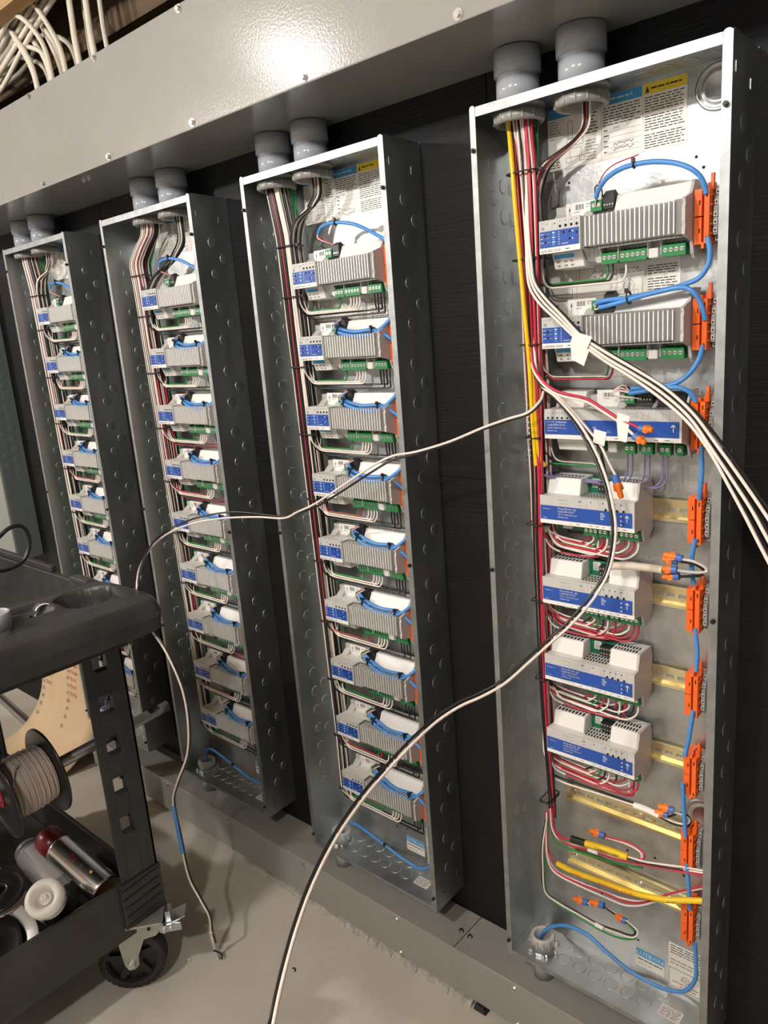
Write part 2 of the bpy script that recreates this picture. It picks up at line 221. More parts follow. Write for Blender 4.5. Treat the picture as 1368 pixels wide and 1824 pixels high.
W={'long_white':[(-0.1513,-0.088,1.2587),(-0.1477,-0.105,1.2469),(-0.1621,-0.118,1.2305),(-0.193,-0.125,1.2215),(-0.2373,-0.13,1.2072),(-0.2978,-0.14,1.1841),(-0.3622,-0.15,1.1661),(-0.4087,-0.155,1.1579),(-0.459,-0.16,1.1362),(-0.5492,-0.16,1.0883),(-0.6201,-0.155,1.0527),(-0.6774,-0.15,1.0301),(-0.7285,-0.145,1.0107),(-0.8042,-0.15,1.0064),(-0.9097,-0.16,0.9951),(-1.001,-0.18,0.9784),(-1.0462,-0.22,0.9593),(-1.0411,-0.27,0.9401),(-0.9759,-0.34,0.9267),(-0.885,-0.4036,0.9216),(-0.9,-0.3978,0.8877),(-0.8517,-0.425,0.8706),(-0.8197,-0.42,0.8349),(-0.7899,-0.415,0.7934),(-0.7663,-0.41,0.7272),(-0.7727,-0.405,0.6513),(-0.8026,-0.4,0.5712),(-0.8677,-0.395,0.4807),(-0.9057,-0.39,0.4161),(-0.909,-0.385,0.3283),(-0.9086,-0.38,0.225),(-0.8845,-0.375,0.1751),(-0.8646,-0.37,0.1348),(-0.8739,-0.365,0.0845)],'long_black':[(-0.1531,-0.085,1.254),(-0.1496,-0.102,1.2423),(-0.164,-0.115,1.2275),(-0.1951,-0.122,1.2184),(-0.2395,-0.127,1.204),(-0.3003,-0.137,1.1798),(-0.3651,-0.147,1.1606),(-0.412,-0.152,1.1504),(-0.4629,-0.157,1.1252),(-0.5535,-0.157,1.0777),(-0.6244,-0.152,1.0449),(-0.681,-0.147,1.0279),(-0.7315,-0.142,1.0133),(-0.8446,-0.147,1.0114),(-0.9112,-0.157,1.007),(-1.0031,-0.177,0.988),(-1.049,-0.217,0.9662),(-1.0391,-0.267,0.9487),(-0.9727,-0.337,0.9326),(-0.88,-0.4028,0.9222),(-0.895,-0.3969,0.8883),(-0.8523,-0.421,0.8703),(-0.8203,-0.416,0.8345),(-0.7904,-0.411,0.7929),(-0.7667,-0.406,0.7265),(-0.773,-0.401,0.6506),(-0.8027,-0.396,0.5704),(-0.8676,-0.391,0.4799),(-0.9055,-0.386,0.4153),(-0.9087,-0.381,0.3274),(-0.9082,-0.376,0.224),(-0.884,-0.371,0.174),(-0.8641,-0.366,0.1337),(-0.8733,-0.361,0.0834)],'loop_white':[(-0.1837,-0.06,1.3068),(-0.1614,-0.08,1.27),(-0.1237,-0.1,1.2522),(-0.0772,-0.12,1.2179),(-0.044,-0.135,1.1805),(-0.0227,-0.145,1.1432),(-0.0083,-0.155,1.1078),(0.0002,-0.165,1.0707),(-0.0013,-0.18,1.0257),(-0.0129,-0.2,0.9887),(-0.0366,-0.225,0.9509),(-0.0586,-0.25,0.9248),(-0.0776,-0.28,0.9013),(-0.0964,-0.31,0.879),(-0.1178,-0.335,0.8642),(-0.1389,-0.36,0.8538),(-0.1563,-0.39,0.84),(-0.1651,-0.43,0.8256),(-0.1727,-0.47,0.8079),(-0.17,-0.53,0.7934),(-0.1522,-0.6,0.7847),(-0.1296,-0.66,0.7747),(-0.1043,-0.71,0.765),(-0.0776,-0.755,0.7528),(-0.0541,-0.79,0.7411),(-0.0445,-0.81,0.7165)],'loop_black':[(-0.185,-0.058,1.3032),(-0.1626,-0.078,1.2663),(-0.1249,-0.098,1.2486),(-0.0837,-0.118,1.2158),(-0.0502,-0.133,1.1783),(-0.0287,-0.143,1.1408),(-0.0142,-0.153,1.1052),(-0.0056,-0.163,1.0679),(-0.0073,-0.178,1.0226),(-0.0181,-0.198,0.9922),(-0.0419,-0.223,0.9542),(-0.064,-0.248,0.928),(-0.0832,-0.278,0.9043),(-0.1021,-0.308,0.8817),(-0.1237,-0.333,0.8668),(-0.145,-0.358,0.8563),(-0.1625,-0.388,0.8423),(-0.1715,-0.428,0.8277),(-0.1792,-0.468,0.8096),(-0.1766,-0.528,0.7946),(-0.1589,-0.598,0.7852),(-0.1364,-0.658,0.7745),(-0.1111,-0.708,0.7642),(-0.0844,-0.753,0.7512),(-0.0609,-0.788,0.7388),(-0.0514,-0.808,0.7136)],'right0':[(-0.1958,-0.048,1.6417),(-0.1834,-0.062,1.5677),(-0.1786,-0.068,1.4943),(-0.1729,-0.072,1.4568),(-0.1647,-0.078,1.4258),(-0.1444,-0.086,1.3999),(-0.1092,-0.096,1.371),(-0.0741,-0.106,1.341),(-0.0323,-0.113,1.3153),(0.0111,-0.12,1.2916),(0.0541,-0.13,1.2672),(0.0982,-0.148,1.24),(0.1379,-0.178,1.2102),(0.1786,-0.218,1.18),(0.2087,-0.253,1.159),(0.2363,-0.288,1.1447),(0.2815,-0.348,1.121),(0.3358,-0.418,1.0901)],'right1':[(-0.1946,-0.053,1.6389),(-0.1822,-0.067,1.5652),(-0.1774,-0.073,1.4921),(-0.1724,-0.077,1.454),(-0.1648,-0.083,1.4226),(-0.1433,-0.091,1.398),(-0.1088,-0.101,1.3686),(-0.0737,-0.111,1.3387),(-0.0315,-0.118,1.3138),(0.0123,-0.125,1.2908),(0.0556,-0.135,1.2671),(0.0979,-0.153,1.2378),(0.1361,-0.183,1.206),(0.1766,-0.223,1.1755),(0.2068,-0.258,1.1549),(0.2333,-0.293,1.1388),(0.2778,-0.353,1.1138),(0.3321,-0.423,1.0829)],'right2':[(-0.1994,-0.048,1.6387),(-0.187,-0.062,1.5646),(-0.1816,-0.068,1.4915),(-0.1772,-0.072,1.4527),(-0.1695,-0.078,1.4211),(-0.1485,-0.086,1.3957),(-0.1132,-0.096,1.3668),(-0.0778,-0.106,1.3368),(-0.0358,-0.113,1.3111),(0.0078,-0.12,1.2875),(0.051,-0.13,1.2631),(0.0945,-0.148,1.2348),(0.1318,-0.178,1.2012),(0.1719,-0.218,1.1695),(0.2018,-0.253,1.1477),(0.228,-0.288,1.1305),(0.2721,-0.348,1.1036),(0.3268,-0.418,1.0715)],'right3':[(-0.1982,-0.053,1.636),(-0.1858,-0.067,1.5621),(-0.1798,-0.073,1.4898),(-0.1766,-0.077,1.45),(-0.1684,-0.083,1.4191),(-0.1474,-0.091,1.3938),(-0.1121,-0.101,1.365),(-0.0764,-0.111,1.3357),(-0.0355,-0.118,1.309),(0.0081,-0.125,1.2855),(0.0512,-0.135,1.2613),(0.0938,-0.153,1.2321),(0.1315,-0.183,1.1992),(0.1713,-0.223,1.1672),(0.2012,-0.258,1.1457),(0.2265,-0.293,1.1272),(0.2691,-0.353,1.0977),(0.3231,-0.423,1.0642)],'right4':[(-0.203,-0.048,1.6358),(-0.1906,-0.062,1.5614),(-0.184,-0.068,1.4893),(-0.1814,-0.072,1.4486),(-0.1731,-0.078,1.4175),(-0.152,-0.086,1.3921),(-0.1165,-0.096,1.3632),(-0.0805,-0.106,1.3338),(-0.0394,-0.113,1.3069),(0.004,-0.12,1.2827),(0.047,-0.13,1.2578),(0.0904,-0.148,1.229),(0.1283,-0.178,1.196),(0.1669,-0.218,1.1616),(0.1961,-0.253,1.1384),(0.2215,-0.288,1.1193),(0.2647,-0.348,1.0899),(0.3175,-0.418,1.0523)],'right5':[(-0.2018,-0.053,1.633),(-0.1894,-0.067,1.559),(-0.1823,-0.073,1.4876),(-0.1802,-0.077,1.4465),(-0.1726,-0.083,1.4149),(-0.1515,-0.091,1.3896),(-0.1155,-0.101,1.3614),(-0.079,-0.111,1.3327),(-0.0385,-0.118,1.3054),(0.0048,-0.125,1.2814),(0.0472,-0.135,1.256),(0.0905,-0.153,1.2274),(0.1292,-0.183,1.1958),(0.167,-0.223,1.1605),(0.1955,-0.258,1.1364),(0.2206,-0.293,1.117),(0.263,-0.353,1.0865),(0.3149,-0.423,1.0473)],'flag1':[(-0.0828,-0.118,1.3471),(-0.0546,-0.118,1.3378),(-0.0634,-0.118,1.3212),(-0.0884,-0.118,1.3317),(-0.0601,-0.116,1.3209),(-0.0691,-0.116,1.2978),(-0.0882,-0.116,1.3079)],'tag_red':[(-0.1883,-0.06,1.3758),(-0.1768,-0.075,1.3077),(-0.1552,-0.09,1.2811),(-0.1281,-0.1,1.264),(-0.1018,-0.106,1.257),(-0.0685,-0.11,1.2508),(-0.0408,-0.114,1.237),(-0.018,-0.118,1.2251),(0.0009,-0.12,1.2178),(0.0153,-0.12,1.2111)],'tag_white':[(-0.1912,-0.057,1.3717),(-0.1798,-0.072,1.3033),(-0.1581,-0.087,1.2766),(-0.1308,-0.097,1.2595),(-0.1044,-0.103,1.2525),(-0.071,-0.107,1.2464),(-0.0431,-0.111,1.2326),(-0.0202,-0.115,1.2207),(-0.0024,-0.12,1.2091),(0.0098,-0.122,1.1996)],'nut_a':[(0.0153,-0.12,1.2111),(0.0351,-0.124,1.2099)],'nut_b':[(0.0082,-0.122,1.2011),(0.0258,-0.126,1.1915)],'flag2':[(-0.0161,-0.122,1.2327),(0.0018,-0.122,1.2275),(0.0001,-0.122,1.2196),(-0.0178,-0.122,1.2224),(0.0001,-0.12,1.2194),(-0.0032,-0.122,1.1913),(-0.0155,-0.122,1.1932)],'tail_white':[(-0.1795,-0.065,1.3414),(-0.1648,-0.08,1.2838),(-0.131,-0.095,1.2601),(-0.0938,-0.105,1.2313),(-0.0623,-0.115,1.2044),(-0.0444,-0.12,1.1878),(-0.0278,-0.125,1.161),(-0.0164,-0.128,1.1436)],'tail_black':[(-0.1844,-0.062,1.3381),(-0.1697,-0.077,1.2801),(-0.1356,-0.092,1.2565),(-0.0982,-0.102,1.2275),(-0.0665,-0.112,1.2005),(-0.0485,-0.117,1.1839),(-0.0412,-0.12,1.1676),(-0.037,-0.115,1.1381)],'nut_c':[(-0.018,-0.128,1.1451),(-0.0064,-0.132,1.1127)],'flag3':[(-0.0503,-0.125,1.2094),(-0.0316,-0.125,1.2051),(-0.0352,-0.125,1.1849),(-0.0523,-0.125,1.1899)],'jacket_a':[(-0.0494,-0.082,0.992),(-0.018,-0.082,0.9967),(0.0161,-0.081,0.9981),(0.0325,-0.08,0.9977)],'nuts_mid':[[(0.0571,-0.07,1.0156),(0.0308,-0.072,1.0193)],[(0.0492,-0.066,1.0091),(0.0276,-0.068,1.0108)],[(0.053,-0.078,1.0003),(0.03,-0.08,0.999)],[(0.0542,-0.072,0.9893),(0.0302,-0.074,0.9852)]],'mid_wires':[[(0.0547,-0.07,1.0144),(0.0717,-0.066,1.0124),(0.0856,-0.06,1.0043),(0.0874,-0.058,0.9972),(0.076,-0.066,0.9961),(0.053,-0.078,0.9994)],[(0.0516,-0.066,1.0094),(0.0703,-0.062,1.0077),(0.0819,-0.056,0.9992),(0.0812,-0.058,0.9911),(0.0714,-0.064,0.9896),(0.0542,-0.072,0.9884)]],'jacket_b':[(-0.0232,-0.05,0.5676),(-0.0031,-0.052,0.5693),(0.0212,-0.054,0.5677)],'jacket_b_wires':[[(-0.1781,-0.045,0.5598),(-0.1496,-0.046,0.5584),(-0.0843,-0.048,0.5631),(-0.0212,-0.05,0.5673)],[(-0.1797,-0.042,0.5634),(-0.1511,-0.043,0.563),(-0.0857,-0.045,0.5664),(-0.0225,-0.047,0.5682)],[(0.0212,-0.054,0.5687),(0.0426,-0.05,0.5628),(0.0605,-0.045,0.5631),(0.0647,-0.042,0.5713),(0.0541,-0.045,0.578),(0.0424,-0.05,0.5802)],[(0.0204,-0.052,0.5641),(0.0419,-0.048,0.5571),(0.0613,-0.042,0.5576),(0.0657,-0.04,0.5706),(0.0529,-0.042,0.5788),(0.0327,-0.048,0.5668)]],'nuts_b':[[(0.0431,-0.052,0.5848),(0.0191,-0.056,0.5867)],[(0.0334,-0.05,0.5714),(0.0128,-0.054,0.5726)]],'yellow_a':[(-0.1082,-0.06,0.4629),(-0.0682,-0.062,0.4695),(-0.0298,-0.062,0.4713)],'tape_a':[(-0.1355,-0.06,0.4602),(-0.1082,-0.06,0.4629)],'group_a':[[(-0.177,-0.05,0.4995),(-0.1735,-0.052,0.4612),(-0.1579,-0.056,0.4527),(-0.1333,-0.06,0.46),(-0.1082,-0.06,0.4629)],[(-0.1828,-0.05,0.4972),(-0.1783,-0.05,0.452),(-0.1547,-0.052,0.4399),(-0.106,-0.05,0.4462),(-0.0534,-0.05,0.4518),(0.0061,-0.05,0.4659),(0.0528,-0.05,0.4791),(0.0954,-0.05,0.4908)],[(-0.1776,-0.053,0.501),(-0.172,-0.053,0.4542),(-0.1474,-0.055,0.4414),(-0.0991,-0.053,0.4466),(-0.0525,-0.052,0.4501),(0.0073,-0.053,0.4651),(0.0539,-0.053,0.4773),(0.0965,-0.053,0.4881)],[(-0.0298,-0.062,0.4724),(-0.0002,-0.058,0.4735),(0.0363,-0.055,0.4821),(0.0625,-0.052,0.4881),(0.0953,-0.05,0.4949)],[(-0.0307,-0.06,0.4663),(-0.0011,-0.056,0.4686),(0.0356,-0.053,0.4751),(0.0618,-0.05,0.4812),(0.0944,-0.047,0.4863)],[(-0.0876,-0.03,0.4684),(-0.0503,-0.034,0.4768),(-0.0226,-0.04,0.4816),(-0.0086,-0.045,0.4778),(-0.0084,-0.05,0.4701),(-0.0255,-0.056,0.4672),(-0.0298,-0.062,0.4713)],[(-0.0886,-0.028,0.4644),(-0.0513,-0.032,0.4718),(-0.0254,-0.038,0.4747),(-0.0134,-0.043,0.4722),(-0.0142,-0.048,0.464),(-0.0294,-0.054,0.462)]],'nuts_g':[[(-0.0866,-0.03,0.4688),(-0.1146,-0.032,0.4695)]],'label_g':[(-0.1051,-0.056,0.4492),(-0.0869,-0.056,0.4505)],'green_a':[(-0.1894,-0.035,0.4383),(-0.1812,-0.036,0.4184),(-0.1513,-0.038,0.4185),(-0.1014,-0.038,0.4245),(-0.059,-0.038,0.4302),(-0.0143,-0.036,0.4407)],'yellow_b':[(-0.168,-0.055,0.3906),(-0.1347,-0.06,0.3928),(-0.0784,-0.064,0.4014),(-0.0362,-0.066,0.4063),(0.0033,-0.066,0.4137),(0.0412,-0.066,0.4251),(0.0773,-0.066,0.4423),(0.1008,-0.066,0.4532)],'group_b':[[(-0.1894,-0.045,0.4858),(-0.1926,-0.047,0.4202),(-0.1858,-0.05,0.3949),(-0.168,-0.055,0.3906)],[(-0.1941,-0.045,0.4839),(-0.1962,-0.047,0.4186),(-0.1919,-0.05,0.3861),(-0.1737,-0.052,0.3691),(-0.1293,-0.05,0.3638),(-0.0748,-0.05,0.3682),(-0.0435,-0.05,0.3688),(-0.0132,-0.05,0.3808),(0.0161,-0.05,0.4046),(0.0442,-0.05,0.4297),(0.0958,-0.05,0.4691)],[(-0.1925,-0.042,0.4793),(-0.1943,-0.044,0.4176),(-0.189,-0.047,0.3831),(-0.1713,-0.048,0.3664),(-0.1264,-0.047,0.3644),(-0.0763,-0.047,0.3677),(-0.0423,-0.048,0.3727),(-0.012,-0.048,0.3834),(0.0172,-0.048,0.406),(0.0435,-0.048,0.4258),(0.0953,-0.048,0.4632)],[(-0.1913,-0.048,0.4833),(-0.1932,-0.05,0.4218),(-0.1879,-0.053,0.3837),(-0.1698,-0.055,0.3669),(-0.1255,-0.053,0.3617),(-0.0713,-0.053,0.3626),(-0.0401,-0.053,0.3646),(-0.0119,-0.053,0.3779),(0.0169,-0.052,0.4009),(0.0396,-0.05,0.4209)]],'group_c':[[(-0.1929,-0.05,0.4696),(-0.2016,-0.05,0.4181),(-0.2043,-0.05,0.3681),(-0.2023,-0.05,0.3171),(-0.1765,-0.05,0.3051),(-0.1305,-0.05,0.3004),(-0.0917,-0.05,0.2966),(-0.0542,-0.05,0.3013),(-0.0292,-0.048,0.304),(-0.0237,-0.044,0.3134),(-0.0378,-0.04,0.3181),(-0.0716,-0.035,0.3204),(-0.0947,-0.032,0.322)],[(-0.1888,-0.053,0.4731),(-0.1988,-0.053,0.4151),(-0.2003,-0.053,0.3658),(-0.1971,-0.053,0.3142),(-0.1702,-0.053,0.3029),(-0.1245,-0.053,0.2984),(-0.087,-0.053,0.2953),(-0.0491,-0.052,0.2984),(-0.0256,-0.049,0.302),(-0.0197,-0.044,0.3133),(-0.0347,-0.04,0.3186),(-0.0636,-0.034,0.3203),(-0.0902,-0.03,0.318),(-0.1236,-0.03,0.3107)],[(-0.19,-0.047,0.469),(-0.1963,-0.047,0.4125),(-0.1991,-0.047,0.3625),(-0.1971,-0.047,0.3076),(-0.1685,-0.048,0.2928),(-0.1205,-0.048,0.2859),(-0.0766,-0.048,0.2828),(-0.0452,-0.047,0.2874),(-0.0233,-0.045,0.298),(-0.0275,-0.04,0.3061),(-0.0479,-0.036,0.3158)]],'nuts_c':[[(-0.1213,-0.03,0.3118),(-0.1499,-0.032,0.3085)],[(-0.0881,-0.032,0.3241),(-0.1158,-0.034,0.3198)],[(-0.0448,-0.036,0.3162),(-0.0648,-0.036,0.3187)]],'label_c':[(-0.0942,-0.056,0.2984),(-0.078,-0.056,0.2975)],'blue0':[(-0.0796,-0.05,1.5296),(-0.0736,-0.055,1.5387),(-0.0593,-0.06,1.5506),(-0.0404,-0.06,1.5587),(-0.0188,-0.06,1.5611),(0.0084,-0.06,1.5595),(0.0347,-0.06,1.5531),(0.0566,-0.06,1.5422),(0.0694,-0.055,1.5281),(0.0738,-0.05,1.5094)],'blue1':[(0.0763,-0.05,1.4556),(0.0796,-0.05,1.439),(0.0785,-0.05,1.4215),(0.0665,-0.05,1.4048),(0.0449,-0.052,1.3975),(0.0117,-0.056,1.3917),(-0.0279,-0.058,1.3875),(-0.0627,-0.056,1.3865),(-0.0814,-0.05,1.3839)],'blue1b':[(0.0757,-0.05,1.3493),(0.0707,-0.054,1.3718),(0.063,-0.06,1.3871),(0.0487,-0.062,1.3943),(0.0227,-0.064,1.3923),(-0.0089,-0.064,1.3876),(-0.0438,-0.06,1.3812),(-0.0752,-0.052,1.3771)],'blue2':[(0.0734,-0.05,1.3161),(0.0685,-0.05,1.2974),(0.0566,-0.052,1.2789),(0.0405,-0.056,1.2664),(0.0215,-0.058,1.2622),(-0.003,-0.058,1.2609),(-0.0252,-0.055,1.2591)],'blue2b':[(0.0658,-0.05,1.2399),(0.0578,-0.054,1.2536),(0.0421,-0.06,1.2606),(0.0191,-0.062,1.2595),(-0.0104,-0.06,1.2547),(-0.0278,-0.055,1.2526)],'blueseg':[[(0.0739,-0.05,1.1772),(0.0754,-0.05,1.1412),(0.0723,-0.05,1.1002)],[(0.0679,-0.05,1.0414),(0.0636,-0.05,1.0067),(0.0667,-0.05,0.9725)],[(0.0704,-0.05,0.9026),(0.0743,-0.05,0.8675),(0.0732,-0.05,0.8353)],[(0.0702,-0.05,0.7694),(0.065,-0.05,0.7249),(0.0587,-0.05,0.6887)],[(0.0559,-0.05,0.6383),(0.0584,-0.05,0.5938),(0.0618,-0.05,0.544)],[(0.0644,-0.05,0.4929),(0.0686,-0.05,0.4526),(0.0711,-0.05,0.4108)]],'bluefloor':[(0.0803,-0.05,0.3502),(0.0836,-0.052,0.3092),(0.083,-0.054,0.2824),(0.0721,-0.056,0.2581),(0.0542,-0.058,0.2441),(0.0213,-0.06,0.2371),(-0.0282,-0.062,0.242),(-0.0701,-0.062,0.2572),(-0.1091,-0.06,0.2715),(-0.1509,-0.056,0.2643),(-0.1842,-0.05,0.2408),(-0.2041,-0.048,0.2183),(-0.2177,-0.0409,0.19)],'yel0':[(-0.2131,-0.06,1.6431),(-0.2027,-0.072,1.5969),(-0.1984,-0.074,1.533),(-0.1935,-0.074,1.4598),(-0.1879,-0.074,1.3763),(-0.1827,-0.074,1.2992),(-0.1805,-0.074,1.2202),(-0.1785,-0.07,1.1391)],'yel1':[(-0.2171,-0.052,1.6449),(-0.2063,-0.063,1.5985),(-0.2025,-0.064,1.5343),(-0.1976,-0.064,1.4604),(-0.1909,-0.064,1.3762),(-0.1813,-0.068,1.2987),(-0.1772,-0.071,1.2198),(-0.174,-0.068,1.1564),(-0.1668,-0.062,1.1374)],'card_r':[(-1.9659,-0.2,0.0236),(-1.996,-0.14,0.0531),(-1.941,-0.08,0.1487),(-2.0171,-0.05,0.2089),(-2.0502,-0.035,0.2903),(-2.057,-0.03,0.4036),(-2.0586,-0.03,0.5694)],'card_l':[(-2.3773,-0.2,-0.0803),(-2.3815,-0.14,-0.0289),(-2.417,-0.08,0.0101),(-2.3675,-0.05,0.1297),(-2.3424,-0.035,0.2277),(-2.3105,-0.03,0.3247),(-2.2837,-0.03,0.4966)],'can_red':[(-1.2206,-0.5506,0.275),(-0.9431,-0.5324,0.275)],'can_grey':[(-1.319,-0.5691,0.26),(-1.0598,-0.5891,0.26)],'can_white':[(-0.9463,-0.6631,0.33),(-1.0042,-0.5996,0.245)],'legslots':[(-0.93,-0.4857,0.7766),(-0.93,-0.487,0.6796),(-0.93,-0.4859,0.5902),(-0.93,-0.4859,0.4949),(-0.93,-0.4842,0.4106)],'loopcable':[(-1.12,-0.5837,1.0019),(-1.12,-0.5515,1.0283),(-1.12,-0.5293,1.0403),(-1.12,-0.507,1.0384),(-1.12,-0.497,1.018),(-1.12,-0.4996,0.991),(-1.12,-0.5156,0.9676),(-1.12,-0.5424,0.9585),(-1.12,-0.5699,0.9605),(-1.12,-0.5941,0.9758)],'screws_top':[(-0.4897,-0.207,1.7616),(-0.1949,-0.207,1.7646),(-0.7867,-0.207,1.7614),(-1.082,-0.207,1.7587),(-1.3823,-0.207,1.7607),(-0.7917,-0.207,1.9465),(-1.0878,-0.207,1.9462),(-1.3853,-0.207,1.9453)],'screws_bot':[(-0.8391,-0.106,0.1062),(-0.5411,-0.106,0.1072),(-0.2409,-0.106,0.1088),(-1.1449,-0.106,0.1039),(-1.1392,-0.106,0.02),(-0.5361,-0.106,0.0212),(-0.234,-0.106,0.0302)],'screws_bt':[(-0.3995,-0.0592,0.119),(-0.3819,-0.0615,0.119)]}

Z0=.18      # world height of the bottom of the open panels
"""the setting"""
# ---------------------------------------------------------------- setting
fl=obj('floor',MB().box(-5,3,-5,.3,-.05,0,'concrete'),kind='structure')
wall=obj('wall_back',MB().box(-5,3,.014,.12,0,2.45,'black_ply'),kind='structure')
xs=[-3.95,-2.73,-1.51,-.29,.93,2.15,3]; xs=[-5]+xs
for i in range(len(xs)-1):
    for z0,z1 in((.03,1.0912),(1.0922,2.06)):
        (obj('plywood_sheet',MB().box(xs[i]+.001,xs[i+1]-.001,.0005,.0135,z0,z1,'black_ply'),wall))
obj('wall_left',MB().box(-5.1,-5,-5,.3,0,2.45,'plaster'),kind='structure')
obj('wall_right',MB().box(3,3.1,-5,.3,0,2.45,'plaster_dark'),kind='structure')
obj('wall_front',MB().box(-5,3,-5.1,-5,0,2.45,'plaster'),kind='structure')
ce=obj('ceiling',MB().box(-5.1,3.1,-5.1,.3,2.45,2.5,'joist_wood'),kind='structure')
hd=obj('joist',MB().box(-4.9,2.9,-.19,-.15,2.155,2.44,'joist_wood'),ce)
obj('joist',MB().box(-4.9,2.9,-.02,.012,2.09,2.44,'dark_wood'),ce)
for i in range(8): obj('joist',MB().box(-4.6+i*.95,-4.56+i*.95,-4.9,-.21,2.40,2.45,'joist_wood'),ce)
# ---------------------------------------------------------------- wireways
def hexscrew(c,n,r=.005,ear=True):
    b=MB(); c=Vector(c); n=Vector(n)
    b.cyl(c,c+n*.0012,r*1.5,'screw_steel',n=14); b.cyl(c+n*.0012,c+n*.0055,r,'screw_steel',n=6,smooth=False)
    return b
tw=thing('wireway','large grey painted wireway running along wall above the open panels','cable duct',(0,0,1.7527))
X0,X1=-3.6,1.4
b=MB(); b.box(X0,X1,-.001,-.003,0,.2,'duct_paint'); b.box(X0,X1,-.003,-.2045,0,.0016,'duct_paint'); b.box(X0,X1,-.2028,-.2045,.0016,.2,'duct_paint')
obj('trough',b,tw)
for a,c in((X0,-2.76),(-2.759,.285),(.286,X1)):
    b=MB(); b.prism([(-.2050,.2015),(-.2065,.2015),(-.2070,.199),(-.2070,.002),(-.2065,-.0006),(-.2050,-.0006)],'x',a,c,'duct_paint'); bevel(obj('cover',b,tw),.0008,1)
for x in [-.4897+.2965*k for k in range(-7,4)]:
    obj('screw',hexscrew((x,-.207,.009),(0,-1,0)),tw)
    obj('screw',hexscrew((x,-.207,.1935),(0,-1,0)),tw)
for x in(-1.272,-1.248): obj('screw',hexscrew((x,-.164,0),(0,0,-1),.0045),tw)
bw=thing('wireway','low grey painted wireway along the floor under the open panels','cable duct',(0,0,.017))
b=MB(); b.box(-1.9,-.389,-.001,-.104,.001,.102,'duct_paint'); obj('trough',b,bw)
b=MB(); b.box(-.387,1.4,-.001,-.104,.001,.102,'duct_paint'); obj('trough',b,bw)
for a,c in((-1.9,-.9905),(-.9895,.52),(.521,1.4)):
    b=MB(); b.prism([(-.1042,.1028),(-.1055,.1028),(-.1062,.1005),(-.1062,.0005),(-.1042,.0005)],'x',a,c,'duct_paint'); bevel(obj('cover',b,bw),.0008,1)
for x in [-.2409+.30*k for k in range(-5,5)]:
    obj('screw',hexscrew((x,-.1062,.0905),(0,-1,0),.0042),bw); obj('screw',hexscrew((x+.004,-.1062,.006),(0,-1,0),.0042),bw)
for x,y in((-.3998,-.0592),(-.376,-.0615)): obj('screw',hexscrew((x,y,.102),(0,0,1),.004),bw)
b=MB(); pts=[]; rr=random.Random(3)
for i in range(52):
    x=-1.1+i*.0145; g=min(1,.25+i/25); h=.004+g*(.004+rr.random()*.005); y=-.104-g*rr.random()*.006
    b.prism([(-.06,.0),(y-.006,.0),(y,h),(-.06,.0165)],'x',x,x+.0147,'caulk')
tag(obj('caulk_strip',b),'rough whitish caulk strip under the front edge of floor wireway','caulk')
b=MB().prism([(-.34,.001),(-.31,.001),(-.315,.0165),(-.335,.0165)],'y',-.112,-.05,'black_plastic')
tag(bevel(obj('shim',b),.001,1),'small black shim wedged under the floor wireway','shim')
# ---------------------------------------------------------------- enclosures
PW,PD,PH=.375,.0974,1.499
PX=[-1.9087,-1.3502,-.8046,-.2571]
PN=['leftmost open panel','second open panel from left','third open panel from left','rightmost open panel']
def ko_mesh(r,n='x'):
    b=MB(); ax={'x':(1,0,0),'y':(0,1,0),'z':(0,0,1)}[n]
    b.lathe([(r,0),(r-.0004,.0005),(r-.0010,.0008),(r-.0026,.0009),(.0001,.0009)],(0,0,0),ax,'galvanised_smooth',n=22,smooth=False); return b.mesh('knockout')
KX,KZ,KBIG=ko_mesh(.0115,'x'),ko_mesh(.0125,'z'),None
kb=MB(); kb.lathe([(.030,0),(.030,-.0012),(.0265,-.0012),(.0255,-.0004),(.021,-.0004),(.020,-.0014),(.0165,-.0014),(.0155,-.0005),(.0001,-.0005)],(0,0,0),(0,1,0),'galvanised',n=28); KBIG=kb.mesh('knockout')
KXN=KX.copy(); KXN.transform(Matrix.Scale(-1,4,(1,0,0))); KXN.flip_normals()
def back():
    b=MB().box(0,PW,-.0015,-.0002,0,PH,'galvanised'); return b.mesh('back_panel')
def side(left):
    b=MB(); 
    poly=[(-.0002,.004),(-.0002,PH-.004),(-.004,PH),(-PD+.004,PH+.003),(-PD,PH),(-PD,0),(-PD+.004,-.003),(-.004,0)]
    x0,x1=(0,.0015) if left else (PW-.0015,PW)
    b.prism(poly,'x',x0,x1,'galvanised_smooth')
    f0,f1=(0,.010) if left else (PW-.012,PW)
    r=.005; cap=[]
    for k in range(7): t=math.pi*k/6; cap.append(((f0+f1)/2+(f1-f0)/2*math.cos(t),PH+.001+r*math.sin(t)-.003))
    poly=cap+[(f0,-.002),(f1,-.002)]
    b.prism(poly,'y',-PD-.0012,-PD+.0004,'rim_steel'); return b.mesh('side_wall')
def endw(top):
    b=MB(); z0,z1=(PH-.0015,PH) if top else (0,.0015)
    b.box(.0016,PW-.0016,-PD,-.0016,z0,z1,'galvanised_smooth')
    if top: b.box(.0105,PW-.0125,-PD-.0010,-PD+.0006,PH-.013,PH,'rim_steel'); b.box(.0105,PW-.0125,-PD-.001,-PD+.004,PH-.0004,PH+.0003,'galvanised_smooth')
    else: b.box(.0105,PW-.0125,-PD-.0010,-PD+.0006,0,.008,'rim_steel')
    # folded corner tabs
    for x in(.0017,PW-.0095): b.box(x,x+.0078,-PD+.004,-.004,(PH-.0024) if top else .0016,(PH-.0016) if top else .0024,'galvanised_smooth')
    return b.mesh('top_wall' if top else 'bottom_wall')
EB=dict(back=back(),l=side(True),r=side(False),t=endw(True),b=endw(False))
